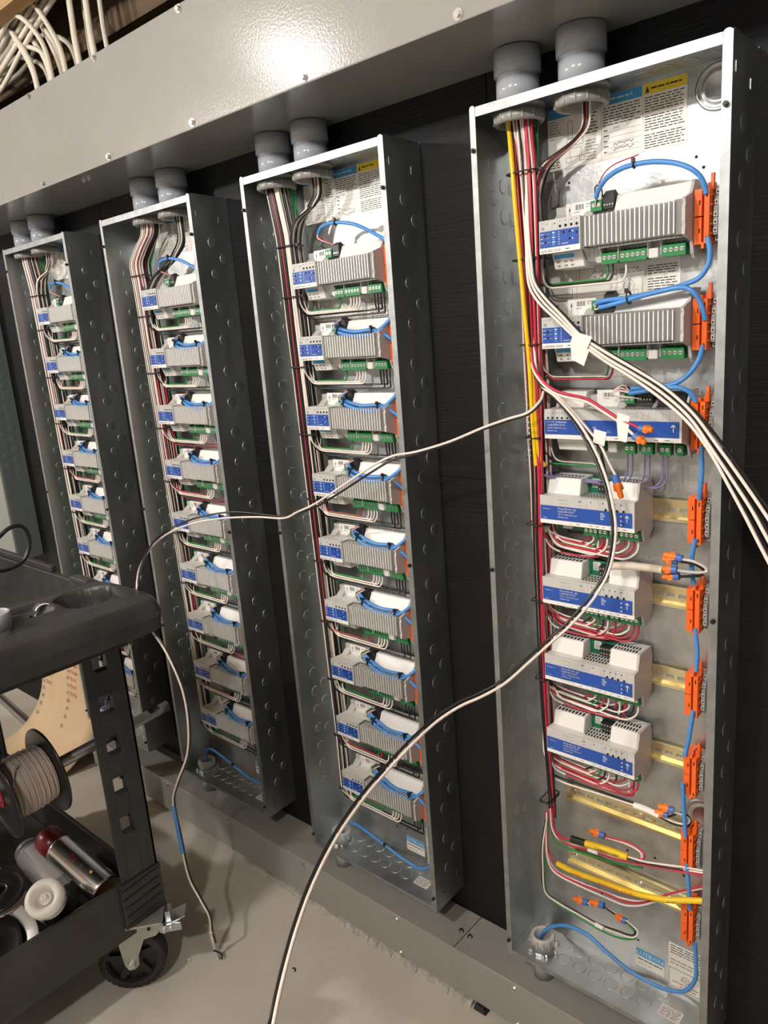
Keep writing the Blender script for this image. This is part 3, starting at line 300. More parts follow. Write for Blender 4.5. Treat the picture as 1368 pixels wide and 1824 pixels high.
SCR=MB().cyl((0,0,0),(0,-.004,0),.0035,'dark_screw',n=10).cyl((0,-.004,0),(0,-.006,0),.0022,'dark_screw',n=10).mesh('screw')
HOLE=MB().cyl((0,0,0),(0,-.0004,0),.0022,'hole',n=8).mesh('hole')
SLOT=MB().prism([(-.002,-.006),(.002,-.006),(.002,.006),(-.002,.006)],'x',0,.0005,'screw_steel').mesh('slot')
for pi,x in enumerate(PX):
    e=thing('electrical_enclosure','tall open galvanised steel electrical box, the %s'%PN[pi],'electrical panel',(x,0,Z0),'open electrical boxes')
    obj('back_panel',EB['back'],e); obj('side_wall',EB['l'],e); obj('side_wall',EB['r'],e); obj('top_wall',EB['t'],e); obj('bottom_wall',EB['b'],e)
    for k in range(28):
        obj('knockout',KX,e,(.0015,-.044,1.425-.0475*k))
    for z in(1.397,1.351,1.259,1.211,.843,.792,.742,.698,.649,.39,.345,.274): obj('knockout',KX,e,(.0015,-.0155,z))
    for z in(1.404,1.338,1.266,1.197,1.127,1.057,.988,.919,.85,.781,.712,.643,.575,.505,.435,.362,.295,.223,.152,.081):
        obj('knockout',KX,e,(PW,-.053,z)); obj('knockout',KXN,e,(PW-.0015,-.053,z))
    for k in range(10): obj('knockout',KX,e,(PW,-.026,1.37-.1393*k))
    for k in range(7): obj('knockout',KZ,e,(.081+.0315*k,-.0195,.0015))
    for k in range(6): obj('knockout',KZ,e,(.097+.0312*k,-.0525,.0015))
    kzt=[(.235+.032*k,-.03) for k in range(4)]+[(.222+.032*k,-.062) for k in range(4)]
    for a,c in kzt: o=obj('knockout',KZ,e,(a,c,PH-.0017)); o.rotation_euler=(math.pi,0,0)
    for a,z in((.327,1.466),(.330,.377)): obj('knockout',KBIG,e,(a,-.0015,z))
    for z in(1.44,.78,.03):
        obj('screw',SCR,e,(.005,-PD-.0012,z)); obj('screw',SCR,e,(PW-.006,-PD-.0012,z-.02 if z>.1 else z))
    for a,z in((.11,1.385),(.30,1.385),(.14,.265),(.20,.255),(.25,.262),(.12,.145),(.15,.14),(.22,.075),(.19,.07),(.30,.25),(.31,1.37)): obj('screw_hole',HOLE,e,(a,-.0015,z))
    obj('slot',SLOT,e,(PW,-.028,1.452)); obj('slot',SLOT,e,(PW,-.085,1.462)); obj('slot',SLOT,e,(PW,-.022,.045)); o=obj('slot',SLOT,e,(PW,-.072,.03)); o.rotation_euler=(math.radians(60),0,0)
# conduits
def conduit_parts():
    b=MB(); L=.0725
    b.lathe([(.0285,.0004),(.0320,.0004),(.0320,.0330),(.0305,.0336),(.0305,.0385),(.0345,.0388),(.0350,.0722),(.0285,.0722)],(0,0,0),(0,0,1),'pvc',n=36)
    s=b.mesh('pvc_sleeve')
    b=MB(); b.lathe([(.029,-.0022),(.039,-.0022),(.039,-.0065),(.033,-.007),(.033,-.013),(.0385,-.0135),(.0375,-.0255),(.0355,-.0275),(.032,-.0278),(.029,-.026),(.029,-.0022)],(0,0,0),(0,0,1),'bushing_grey',n=36)
    for k in range(14):
        t=2*math.pi*k/14; c=Vector((math.cos(t)*.0375,math.sin(t)*.0375,0)); b.cyl(c+Vector((0,0,-.0137)),c+Vector((0,0,-.025)),.0016,'bushing_grey',n=6)
    return s,b.mesh('bushing')
CS,CBU=conduit_parts()
CXS=[(.057,.166),(.143,.250),(.054,.157),(.056,.158)]
for pi,x in enumerate(PX):
    for k,(cx,nm) in enumerate(zip(CXS[pi],('left','right'))):
        spawn('conduit','grey plastic conduit stub, %s one of the pair above the %s'%(nm,PN[pi]),'conduit',(x+cx,-.051,Z0+PH),[('sleeve',CS),('bushing',CBU)],'conduit stubs under the upper wireway')
bs=MB(); bs.lathe([(.0165,-.0605),(.020,-.0605),(.020,-.0005),(.0165,-.0005)],(0,0,0),(0,0,1),'pvc',n=24); bs=bs.mesh('sleeve')
bb=MB(); bb.lathe([(.0160,.0020),(.0215,.0020),(.0215,.014),(.0225,.0145),(.0225,.030),(.021,.032),(.0175,.032),(.0160,.030),(.0160,.0020)],(0,0,0),(0,0,1),'plastic_shade',n=24)
for k in range(12):
    t=2*math.pi*k/12; bb.cyl((math.cos(t)*.0225,math.sin(t)*.0225,.015),(math.cos(t)*.0225,math.sin(t)*.0225,.0295),.0016,'plastic_shade',n=6)
bb=bb.mesh('bushing')
bl=MB(); bl.lathe([(.0218,.0022),(.028,.0022),(.028,.008),(.0218,.008),(.0218,.0022)],(0,0,0),(0,0,1),'zinc',n=8,smooth=False)
for k in range(6): t=math.pi*k/3; bl.box(math.cos(t)*.027-.003,math.cos(t)*.027+.003,math.sin(t)*.027-.003,math.sin(t)*.027+.003,.0022,.009,'zinc')
bl=bl.mesh('locknut')
for pi,x in enumerate(PX):
    spawn('conduit','short grey conduit through the bottom of the %s'%PN[pi],'conduit',(x+.050,-.050,Z0),[('sleeve',bs),('bushing',bb),('locknut',bl)],'conduit stubs into the floor wireway')
# closed breaker panel, far left
bp=thing('breaker_panel','closed grey green electrical panel high on wall at far left edge','electrical panel',(-2.2445,0,.682))
bevel(obj('box',MB().box(-.36,0,-.001,-.086,0,.95,'panel_green'),bp),.002,2)
bevel(obj('cover',MB().box(-.362,.0,-.0865,-.096,-.001,.951,'panel_door'),bp),.002,2)
bevel(obj('door',MB().box(-.325,-.085,-.0963,-.099,.25,.85,'panel_door'),bp),.001,2)
for r in range(16):
    for c in range(2):
        o=obj('knockout',KX,bp,(.0002,-.03-.032*c,.28+.036*r+(.018 if c else 0)))
kp=KX.copy(); kp.materials.clear(); kp.materials.append(MAT['panel_green'])
for o in bp.children:
    if o.name.startswith('knockout'): o.data=kp
# ---------------------------------------------------------------- labels and writing inside the boxes
def sticker(parts,label,loc): pass
for pi,x in enumerate(PX):
    p=thing('instruction_label','wide printed paper label under the top of the %s'%PN[pi],'label',(x,-.0017,Z0),'wide printed labels at the top of the boxes')
    b=MB(); b.box(.0765,.287,0,-.0004,1.406,1.492,'paper'); obj('paper',b,p)
    b=MB(); y=-.00055
    b.box(.077,.2245,-.0004,-.0006,1.478,1.4915,'sky_blue')
    b.box(.2265,.2865,-.0004,-.0006,1.478,1.4915,'sign_yellow')
    b.box(.2252,.2258,-.0004,-.0006,1.406,1.492,'face_grey'); b.box(.1632,.1636,-.0004,-.0006,1.406,1.478,'faint_ink')
    b.prism([(.229,1.4805),(.2345,1.4805),(.23175,1.489)],'y',-.0006,-.0008,'ink')
    b.lines(.237,.283,1.482,1.488,1,-.0008,'ink',seed=pi)
    b.lines(.165,.222,1.482,1.488,1,-.0008,'paper',.4,seed=4)
    b.lines(.079,.1,1.448,1.476,7,y,'faint_ink',seed=2); b.lines(.079,.102,1.408,1.430,6,y,'ink',seed=3)
    b.lines(.138,.161,1.446,1.476,7,y,'ink',seed=5); b.lines(.138,.161,1.410,1.440,7,y,'faint_ink',seed=6)
    b.lines(.166,.223,1.450,1.476,7,y,'ink',.9,seed=7)
    for k in range(5): b.box(.167,.223,-.0004,-.0006,1.442-.0072*k,1.4424-.0072*k,'faint_ink'); b.lines(.167,.175,1.4428-.0072*k,1.447-.0072*k,1,y,'ink',seed=k)
    b.lines(.228,.285,1.455,1.476,6,y,'ink',.9,seed=8); b.lines(.228,.285,1.431,1.452,6,y,'ink',.9,seed=9); b.lines(.228,.285,1.408,1.428,6,y,'ink',.9,seed=10)
    # wiring diagram
    def rect(a,c,z0,z1,m='ink',t=.0005):
        b.box(a,c,-.0004,-.0006,z0,z0+t,m); b.box(a,c,-.0004,-.0006,z1,z1+t,m); b.box(a,a+t,-.0004,-.0006,z0,z1,m); b.box(c,c+t,-.0004,-.0006,z0,z1,m)
    rect(.112,.131,1.420,1.432); rect(.106,.114,1.413,1.420); rect(.128,.136,1.413,1.420); rect(.110,.117,1.446,1.470); rect(.108,.134,1.436,1.446)
    obj('print',b,p)
    # handwriting on the blank lines
    b=MB(); rr=random.Random(pi)
    for z in((1.444,1.4225,1.4155) if pi==3 else (1.444,1.4155,1.4083)):
        pts=[(.182+.0018*k,-.0009,z+.0022+rr.uniform(-.002,.0022)) for k in range(6 if z>1.44 else 18)]; b.tube(spline(pts,3),.0003,'ink',n=4)
    obj('handwriting',b,p)
    if pi>=2:
        p=thing('instruction_label','printed wiring diagram label behind the topmost modules of the %s'%PN[pi],'label',(x,-.0017,Z0),'diagram labels behind the modules')
        b=MB(); b.box(.072,.281,0,-.0004,1.207,1.268,'paper'); obj('paper',b,p)
        b=MB()
        rect(.080,.112,1.215,1.238); rect(.076,.12,1.21,1.262,'faint_ink'); rect(.125,.15,1.24,1.262)
        for k in range(5): b.box(.082,.112,-.0004,-.0006,1.217+.004*k,1.2174+.004*k,'faint_ink')
        for k in range(4):
            c=.15+.011*k; b.lathe([(.0036,-.0006),(.0041,-.0006)],(c,0,1.248),(0,1,0),'ink',n=14); b.lathe([(.0036,-.0006),(.0041,-.0006)],(c,0,1.240),(0,1,0),'ink',n=14)
        b.lathe([(.008,-.0006),(.0085,-.0006)],(.205,0,1.226),(0,1,0),'ink',n=18); b.lines(.198,.212,1.221,1.231,4,y,'faint_ink')
        rect(.212,.219,1.211,1.219); b.lines(.165,.195,1.211,1.217,2,y,'faint_ink',seed=2); b.lines(.19,.226,1.244,1.252,3,y,'ink',seed=12); b.box(.2305,.2309,-.0004,-.0006,1.207,1.268,'faint_ink')
        b.lines(.233,.278,1.238,1.252,4,y,'ink',.9,seed=13); b.lines(.233,.278,1.212,1.234,6,y,'ink',.9,seed=14)
        obj('print',b,p)
for pi,x in enumerate(PX):
    p=thing('maker_label','blue and white label reading LUTRON near bottom of the %s'%PN[pi],'label',(x,-.0017,Z0),'maker labels')
    b=MB(); b.box(.2165,.2685,0,-.0004,.022,.0585,'paper'); obj('paper',b,p)
    b=MB(); b.box(.2165,.2685,-.0004,-.0006,.0435,.0585,'sky_blue'); b.text('LUTRON',(.2425,-.0006,.0465),.0125,'paper',align='CENTER',sx=1.0); b.lines(.219,.266,.0345,.0405,1,-.0006,'ink',.9,seed=1); b.lines(.219,.250,.0265,.0310,1,-.0006,'faint_ink',.9,seed=2); obj('print',b,p)
    p=thing('approval_label','white label with a round mark near bottom right of the %s'%PN[pi],'label',(x,-.0017,Z0),'approval labels')
    b=MB(); b.box(.276,.358,0,-.0004,.010,.104,'paper'); obj('paper',b,p)
    b=MB(); b.lines(.279,.35,.082,.102,4,-.0006,'ink',.9,seed=5); b.lines(.279,.345,.060,.074,2,-.0006,'faint_ink',.9,seed=6)
    b.text('UL',(.3065,-.0006,.0345),.0075,'ink',align='CENTER'); b.lathe([(.0062,-.0006),(.0071,-.0006)],(.3065,0,.037),(0,1,0),'ink',n=24)
    b.text('c',(.298,-.0006,.033),.006,'ink',align='CENTER'); b.text('us',(.3165,-.0006,.033),.005,'ink',align='CENTER')
    b.lines(.284,.352,.0235,.0275,1,-.0006,'ink',1,seed=3); b.lines(.296,.325,.0175,.0215,1,-.0006,'ink',1,seed=4)
    for a,c,z0,z1 in((.277,.357,.052,.0528),(.277,.357,.013,.0138),(.277,.2778,.013,.0528),(.3562,.357,.013,.0528)): b.box(a,c,-.0004,-.0006,z0,z1,'ink')
    obj('print',b,p)
    p=thing('small_label','small white printed label on the floor of the %s'%PN[pi],'label',(x,0,Z0+.0016),'small labels on the box floors')
    b=MB(); b.box(.280,.317,-.062,-.037,0,.0004,'paper'); obj('paper',b,p)
    b=MB(); b.lines(.282,.315,-.060,-.039,6,0,'ink',.9,seed=4); b.xf(Matrix(((1,0,0,0),(0,0,1,0),(0,1,0,.0006),(0,0,0,1)))); obj('print',b,p)
# marker digits on the back panels
def stroke(paths,r=.0007):
    b=MB()
    for q in paths: b.tube(spline(q,5),r,'ink',n=5)
    return b
S=lambda x,z:(x,-.0018,z)
tag(obj('handwritten_number',stroke([[S(.080,1.372),S(.078,1.356),S(.084,1.352),S(.092,1.357)],[S(.0935,1.377),S(.0925,1.362),S(.0915,1.342)]]),loc=(PX[3],-.0002,Z0)),'black marker number 4 on the steel of the rightmost open panel','writing')
tag(obj('handwritten_number',stroke([[S(.108,1.372),S(.116,1.376),S(.121,1.370),S(.113,1.362),S(.121,1.357),S(.119,1.347),S(.108,1.345)]],.001),loc=(PX[2],-.0002,Z0)),'black marker number 3 on the steel of the third open panel','writing')
tag(obj('handwritten_number',MB().text('2',(0,0,0),.012,'ink'),loc=(PX[3]+.349,-.0018,Z0+1.118)),'small black number 2 below the second terminal block of rightmost panel','writing')
tag(obj('handwritten_number',MB().text('5',(0,0,0),.011,'ink'),loc=(PX[3]+.345,-.0018,Z0+.690)),'small black number 5 below the fifth terminal block of rightmost panel','writing')
# ---------------------------------------------------------------- DIN rails and modules
ZM=[1.304-.1383*i for i in range(9)]
ORD=['topmost','second','third','fourth','fifth','sixth','seventh','eighth','lowest']
def rail():
    L0,L1=.084,.350; b=MB(); m='rail_zinc'
    b.box(L0,L1,-.0020,-.0030,-.0125,-.0032,m); b.box(L0,L1,-.0020,-.0030,.0032,.0125,m)
    n=15; st=(L1-L0)/n
    for k in range(n): b.box(L0+k*st,L0+k*st+.0060,-.0020,-.0030,-.0032,.0032,m)
    for s in(-1,1):
        b.box(L0,L1,-.0020,-.0090,s*.0125,s*.0135,m); b.box(L0,L1,-.0080,-.0090,s*.0135,s*.0175,m)
    return b.mesh('rail')
RAIL=rail()
RSC=MB().cyl((0,-.003,0),(0,-.005,0),.0045,'screw_steel',n=12).mesh('screw')
for pi,x in enumerate(PX):
    for i in range(9):
        hid=not(pi==3 and i>=3)
        r=thing('din_rail','yellow zinc slotted rail, %s from the top in the %s'%(ORD[i] if i else 'first',PN[pi]) if i<8 else 'yellow zinc slotted rail, lowest in the %s'%PN[pi],'rail',(x,0,Z0+ZM[i]),'mounting rails')
        obj('rail',RAIL,r); 
        for a in(.099,.225): obj('screw',RSC,r,(a,0,0))
def terminals(b,x0,n,pitch=.0075,z0=-.0465,z1=-.0315,scr=True):
    b.box(x0,x0+n*pitch+.002,-.028,-.047,z0,z1,'terminal_green')
    for k in range(n):
        c=x0+.001+pitch*(k+.5); b.cyl((c,-.047,(z0+z1)/2+.001),(c,-.0478,(z0+z1)/2+.001),.0030,'screw_steel',n=12); b.box(c-.0022,c+.0022,-.0478,-.0481,(z0+z1)/2+.0006,(z0+z1)/2+.0014,'hole')
        b.prism([(-.030,z1),(-.044,z1),(-.037,z1+.0035)],'x',x0+.001+pitch*k,x0+.001+pitch*k+.0045,'terminal_green')
    return b
def vents(x0,x1,ys,z,n,m='hole'):
    b=MB(); st=(x1-x0)/n
    for y0,y1 in ys:
        for k in range(n): b.add([(x0+k*st,y0,z),(x0+k*st+st*.55,y0,z),(x0+k*st+st*.45,y1,z),(x0+k*st-st*.1,y1,z)],[(0,1,2,3)],m)
    return b.mesh('vents')
SIDE=[(-.0095,-.046),(-.030,-.046),(-.034,-.052),(-.040,-.046),(-.046,-.030),(-.0735,-.0225),(-.0735,-.016),(-.072,-.012),(-.0735,-.006),(-.0735,.012),(-.0715,.016),(-.0735,.0225),(-.050,.030),(-.038,.048),(-.0095,.048)]
def dimmer():
    W=.214; P=[]
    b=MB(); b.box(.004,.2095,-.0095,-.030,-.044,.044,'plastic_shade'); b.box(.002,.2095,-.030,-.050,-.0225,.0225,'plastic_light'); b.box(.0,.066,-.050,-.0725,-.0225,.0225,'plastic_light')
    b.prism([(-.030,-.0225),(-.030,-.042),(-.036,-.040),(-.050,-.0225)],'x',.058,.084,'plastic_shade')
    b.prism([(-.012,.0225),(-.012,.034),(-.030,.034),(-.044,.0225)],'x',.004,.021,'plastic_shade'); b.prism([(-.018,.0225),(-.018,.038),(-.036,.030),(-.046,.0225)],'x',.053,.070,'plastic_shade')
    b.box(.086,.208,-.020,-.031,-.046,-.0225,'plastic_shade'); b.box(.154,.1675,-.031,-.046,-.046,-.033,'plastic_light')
    for x in(.109,.152,.171): b.box(x,x+.0015,-.030,-.047,-.044,-.0225,'plastic_light')
    b.cyl((.0775,-.036,-.038),(.0775,-.0405,-.038),.0055,'screw_steel',n=14); b.box(.084,.2095,-.050,-.056,-.0245,-.0228,'plastic_light')
    P.append(('housing',b.mesh('housing'),None,.0008))
    b=MB(); b.box(-.0005,.0655,-.0725,-.0742,-.0232,.0232,'face_grey'); y=-.0744
    for k,cx in enumerate((.0255,.034,.043,.052,.0605)):
        b.box(cx-.0041,cx-.0039,-.0742,-.0744,.0085,.021,'faint_ink'); b.cyl((cx,-.0742,.0125 if k else .017),(cx,-.0746,.0125 if k else .017),.0021 if k else .001,'hole',n=10)
        if k: b.cyl((cx,-.0742,.0195),(cx,-.0745,.0195),.0008,'hole',n=6)
    b.box(.003,.008,-.0742,-.0744,.0095,.0145,'faint_ink'); b.lines(.0025,.018,.017,.021,2,y,'faint_ink',.6,seed=3)
    b.box(-.0005,.0655,-.0742,-.0744,-.0232,-.0155,'plastic_white'); b.text('LQSE-4A5-120-D',(.001,-.0744,-.0215),.0050,'ink',sx=.95); b.lines(.042,.062,-.0212,-.0182,1,y,'ink',.5,seed=2)
    sub=MB(); sub.box(.001,.0635,-.0744,-.0749,-.0150,.0078,'label_blue')
    for cx,cz in((.010,.001),(.010,-.0075),(.040,.0035),(.0495,.0035),(.0495,-.0065),(.0605,.001)): sub.cyl((cx,-.0749,cz),(cx,-.0752,cz),.0018,'hole',n=10)
    for z in(.004,-.002,-.008): sub.lines(.002,.008,z-.001,z+.001,1,-.0751,'paper',.8,seed=int(z*1e4)); sub.lines(.012,.018,z-.001,z+.001,1,-.0751,'faint_ink',.8,seed=int(z*9e3))
    for k in range(6): sub.box(.0215,.0255,-.0749,-.0751,-.0125+.0033*k,-.0108+.0033*k,'paper' if k%2 else 'sky_blue'); sub.box(.0315,.0332,-.0749,-.0751,-.0125+.0033*k,-.0115+.0033*k,'paper')
    sub.lines(.036,.048,-.013,-.011,1,-.0751,'paper',.8,seed=8); sub.box(.0530,.0550,-.0749,-.0751,.0025,.0045,'paper'); sub.box(.0530,.0550,-.0749,-.0751,-.0075,-.0055,'paper')
    P.append(('faceplate',b.mesh('faceplate'),[('blue_label',sub.mesh('blue_label'))],.0))
    b=MB(); b.box(.0665,.2095,-.0502,-.054,-.0220,.0220,'fin_base'); b.box(.1995,.2093,-.054,-.0700,-.0220,.0220,'fin_base'); b.box(.0668,.0700,-.054,-.0700,-.0215,.0215,'fin_base')
    fin=MB(); fin.prism([(-.0525,-.0205),(-.0722,-.0205),(-.0732,-.0195),(-.0732,.0195),(-.0722,.0205),(-.046,.0218),(-.046,.0208)],'x',-.0008,.0008,'fin_alu')
    P.append(('heat_sink',b.mesh('heat_sink'),[('FINS',fin.mesh('fin'))]))
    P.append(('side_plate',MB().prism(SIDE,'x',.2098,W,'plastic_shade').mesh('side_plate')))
    b=MB().prism([(-.0095,.0226),(-.0095,.0465),(-.036,.0465),(-.0465,.0245),(-.052,.0226)],'x',.104,.2094,'plastic_white')
    P.append(('terminal_cover',b.mesh('terminal_cover'),[('vents',vents(.110,.205,((-.030,-.0255),(-.0235,-.019)),.0467,17))],.001))
    b=MB().prism([(-.0095,-.0226),(-.0095,-.047),(-.043,-.0455),(-.052,-.0226)],'x',.007,.0565,'plastic_white')
    sub=MB(); 
    # print lies on the sloping front of the cover
    U=Vector((1,0,0)); A0=Vector((.007,-.0520,-.0226)); D=Vector((0,.009,-.0229)); N=Vector((0,-.0229,-.009)).normalized()*.0003
    def q(u0,u1,t0,t1,m): sub.add([A0+U*u0+D*t0+N,A0+U*u1+D*t0+N,A0+U*u1+D*t1+N,A0+U*u0+D*t1+N],[(3,2,1,0)],m)
    q(.003,.036,.10,.36,'sky_blue'); q(.036,.043,.10,.36,'paper')
    for r in(.5,.75):
        for u in(.006,.018,.028): q(u,u+.005,r,r+.12,'faint_ink')
    P.append(('lower_cover',b.mesh('lower_cover'),[('print',sub.mesh('print'))],.001))
    b=MB().box(.0205,.0675,-.0295,-.0305,.0225,.0465,'plastic_white'); sub=MB()
    for k in range(9): sub.box(.0355+.0016*k,.0355+.0016*k+(.0009 if k%3 else .0004),-.0305,-.0307,.036,.0435,'ink')
    sub.prism([(.0255,.036),(.0285,.036),(.027,.042)],'y',-.0305,-.0307,'ink'); sub.box(.0266,.0274,-.0305,-.0307,.028,.036,'ink'); sub.lines(.034,.050,.0315,.0345,1,-.0307,'faint_ink'); sub.lines(.053,.066,.037,.044,2,-.0307,'faint_ink',seed=3)
    P.append(('label_plate',b.mesh('label_plate'),[('print',sub.mesh('print'))]))
    g=MB(); g.box(.0685,.0855,-.030,-.047,.028,.0425,'terminal_green')
    for cx in(.0735,.081): g.cyl((cx,-.047,.036),(cx,-.0478,.036),.0029,'screw_steel',n=12)
    P.append(('terminal_block',g.mesh('terminal_block')))
    g=MB(); g.box(.0865,.1030,-.026,-.045,.029,.0485,'black_plastic'); g.prism([(-.028,.0485),(-.045,.0485),(-.036,.054)],'x',.0875,.102,'black_plastic')
    for k in range(4): g.box(.0880+.004*k,.0900+.004*k,-.045,-.0453,.0335,.0355,'screw_steel')
    P.append(('connector',g.mesh('connector')))
    for x0,n in((.0845,3),(.112,5),(.1735,4)): P.append(('terminal_block',terminals(MB(),x0,n).mesh('terminal_block')))
    return P
def ledge_box(P,W,dark=True):
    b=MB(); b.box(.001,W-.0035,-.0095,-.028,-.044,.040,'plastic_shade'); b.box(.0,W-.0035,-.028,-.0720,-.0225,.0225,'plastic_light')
    return b
def face_band(P,W,lines,ticks,title_x,arrow,hmk):
    b=MB(); b.box(-.0005,W,-.0720,-.0738,-.0230,.0230,'face_grey'); b.box(-.0005,W,-.0738,-.0741,-.0230,-.0165,'plastic_white')
    for t in ticks: b.box(t,t+.0003,-.0738,-.0740,.0085,.0215,'faint_ink')
    for i in range(9):
        t=W*.33+i*W*.07; b.lines(t,t+W*.04,-.0210,-.0185,1,-.0743,'ink',.4,seed=i)
    sub=MB(); sub.box(.0005,W-.0035,-.0741,-.0745,-.0160,.0068,'label_blue')
    z=.0020
    for s,h in lines: sub.text(s,(title_x,-.0745,z),h,'paper'); z-=.0046
    sub.lines(title_x,title_x+.035,z+.0002,z+.0022,1,-.0748,'paper',.7,seed=2)
    # arrow up
    ax_=W-.0115; sub.box(ax_-.0005,ax_+.0005,-.0745,-.0748,-.008,.002,'paper'); sub.prism([(ax_-.0035,-.0005),(ax_-.0025,-.0012),(ax_+.0003,.0022),(ax_,.0032)],'y',-.0745,-.0748,'paper'); sub.prism([(ax_+.0035,-.0005),(ax_+.0025,-.0012),(ax_-.0003,.0022),(ax_,.0032)],'y',-.0745,-.0748,'paper')
    hmk(b,sub); return ('faceplate',b.mesh('faceplate'),[('blue_label',sub.mesh('blue_label'))],.0)
def motor():
    W=.158; P=[]; b=ledge_box(P,W)
    P.append(('housing',b.mesh('housing'),[('vents',vents(.064,.106,((-.060,-.053),(-.051,-.044),(-.041,-.034)),.0227,8))],.0008))
    def mk(b,sub):
        b.lines(.032,.050,.016,.019,1,-.0741,'faint_ink',seed=1); b.lines(.032,.050,.0105,.0125,1,-.0741,'faint_ink',1,seed=1); b.box(.067,.072,-.0738,-.0740,.0155,.0195,'faint_ink'); b.lines(.067,.078,.010,.0125,1,-.0741,'faint_ink')
        for cx in(.088,.108,.118,.127,.137): b.cyl((cx,-.0738,.018),(cx,-.0741,.018),.0010,'hole',n=8)
        for cx in(.1125,.1215,.131,.141):
            b.cyl((cx,-.0738,.0085),(cx,-.0748,.0085),.0019,'hole',n=10)
        for cx,cz in((.137,.001),(.1415,-.002),(.137,-.006),(.1415,-.0105),(.137,-.0125)): sub.cyl((cx,-.0745,cz),(cx,-.0748,cz),.0012,'paper' if cx<.14 else 'hole',n=8)
        sub.lines(.005,.026,.0005,.0022,1,-.0748,'paper',.6,seed=5); sub.lines(.005,.018,-.014,-.0125,1,-.0748,'paper',.6,seed=6); sub.lines(.104,.112,-.008,.004,5,-.0748,'paper',.5,seed=7); sub.lines(.082,.100,-.0145,-.013,1,-.0748,'faint_ink',.6,seed=9)
    P.append(face_band(P,W,(('HomeWorks QS',.0046),('LQSE-4M-120-D',.0042),('120 V~ 50/60 Hz 16 A',.0036)),(.081,.101,.1035,.1075,.1165,.126,.1355,.1450),.0315,True,mk))
    for x0,x1 in((.004,.0615),(.1085,.1543)):
        c=MB().prism([(-.0095,.0226),(-.0095,.0485),(-.052,.0485),(-.058,.0226)],'x',x0,x1,'plastic_white')
        P.append(('terminal_cover',c.mesh('terminal_cover'),[('vents',vents(x0+.004,x1-.002,((-.048,-.0385),(-.035,-.0255)),.0487,8))],.001))
    P.append(('side_plate',MB().prism([(-.004,-.030),(-.022,-.046),(-.026,-.044),(-.030,-.050),(-.036,-.046),(-.044,-.0245),(-.0735,-.0228),(-.0735,.0228),(-.060,.0245),(-.053,.049),(-.010,.049),(-.004,.030)],'x',.1546,W,'plastic_shade').mesh('side_plate')))
    P.append(('circuit_board',MB().box(.0618,.1083,-.0282,-.0292,.0226,.0480,'board_green').mesh('circuit_board'),[('sticker',MB().box(.0690,.0815,-.0292,-.0296,.0315,.0455,'paper').lines(.0705,.080,.033,.044,4,-.0298,'ink',seed=3,th=.3).mesh('sticker'))]))
    g=MB(); g.box(.0860,.1060,-.0293,-.044,.029,.0450,'black_plastic')
    for k in range(4):
        for z in(.032,.040): g.box(.0875+.0048*k,.0895+.0048*k,-.044,-.0443,z,z+.002,'screw_steel')
    P.append(('connector',g.mesh('connector')))
    P.append(('lower_board',MB().box(.012,.060,-.0281,-.040,-.040,-.0226,'board_green').box(.026,.041,-.040,-.048,-.036,-.026,'plastic_light').mesh('lower_board')))
    for x0,n in((.0615,3),(.0855,2),(.1045,2),(.121,4)): P.append(('terminal_block',terminals(MB(),x0,n,.0078,-.0435,-.029).mesh('terminal_block')))
    P.append(('rail_foot',MB().box(.02,.150,-.0092,-.0225,-.0505,-.0445,'black_plastic').mesh('rail_foot')))
    return P
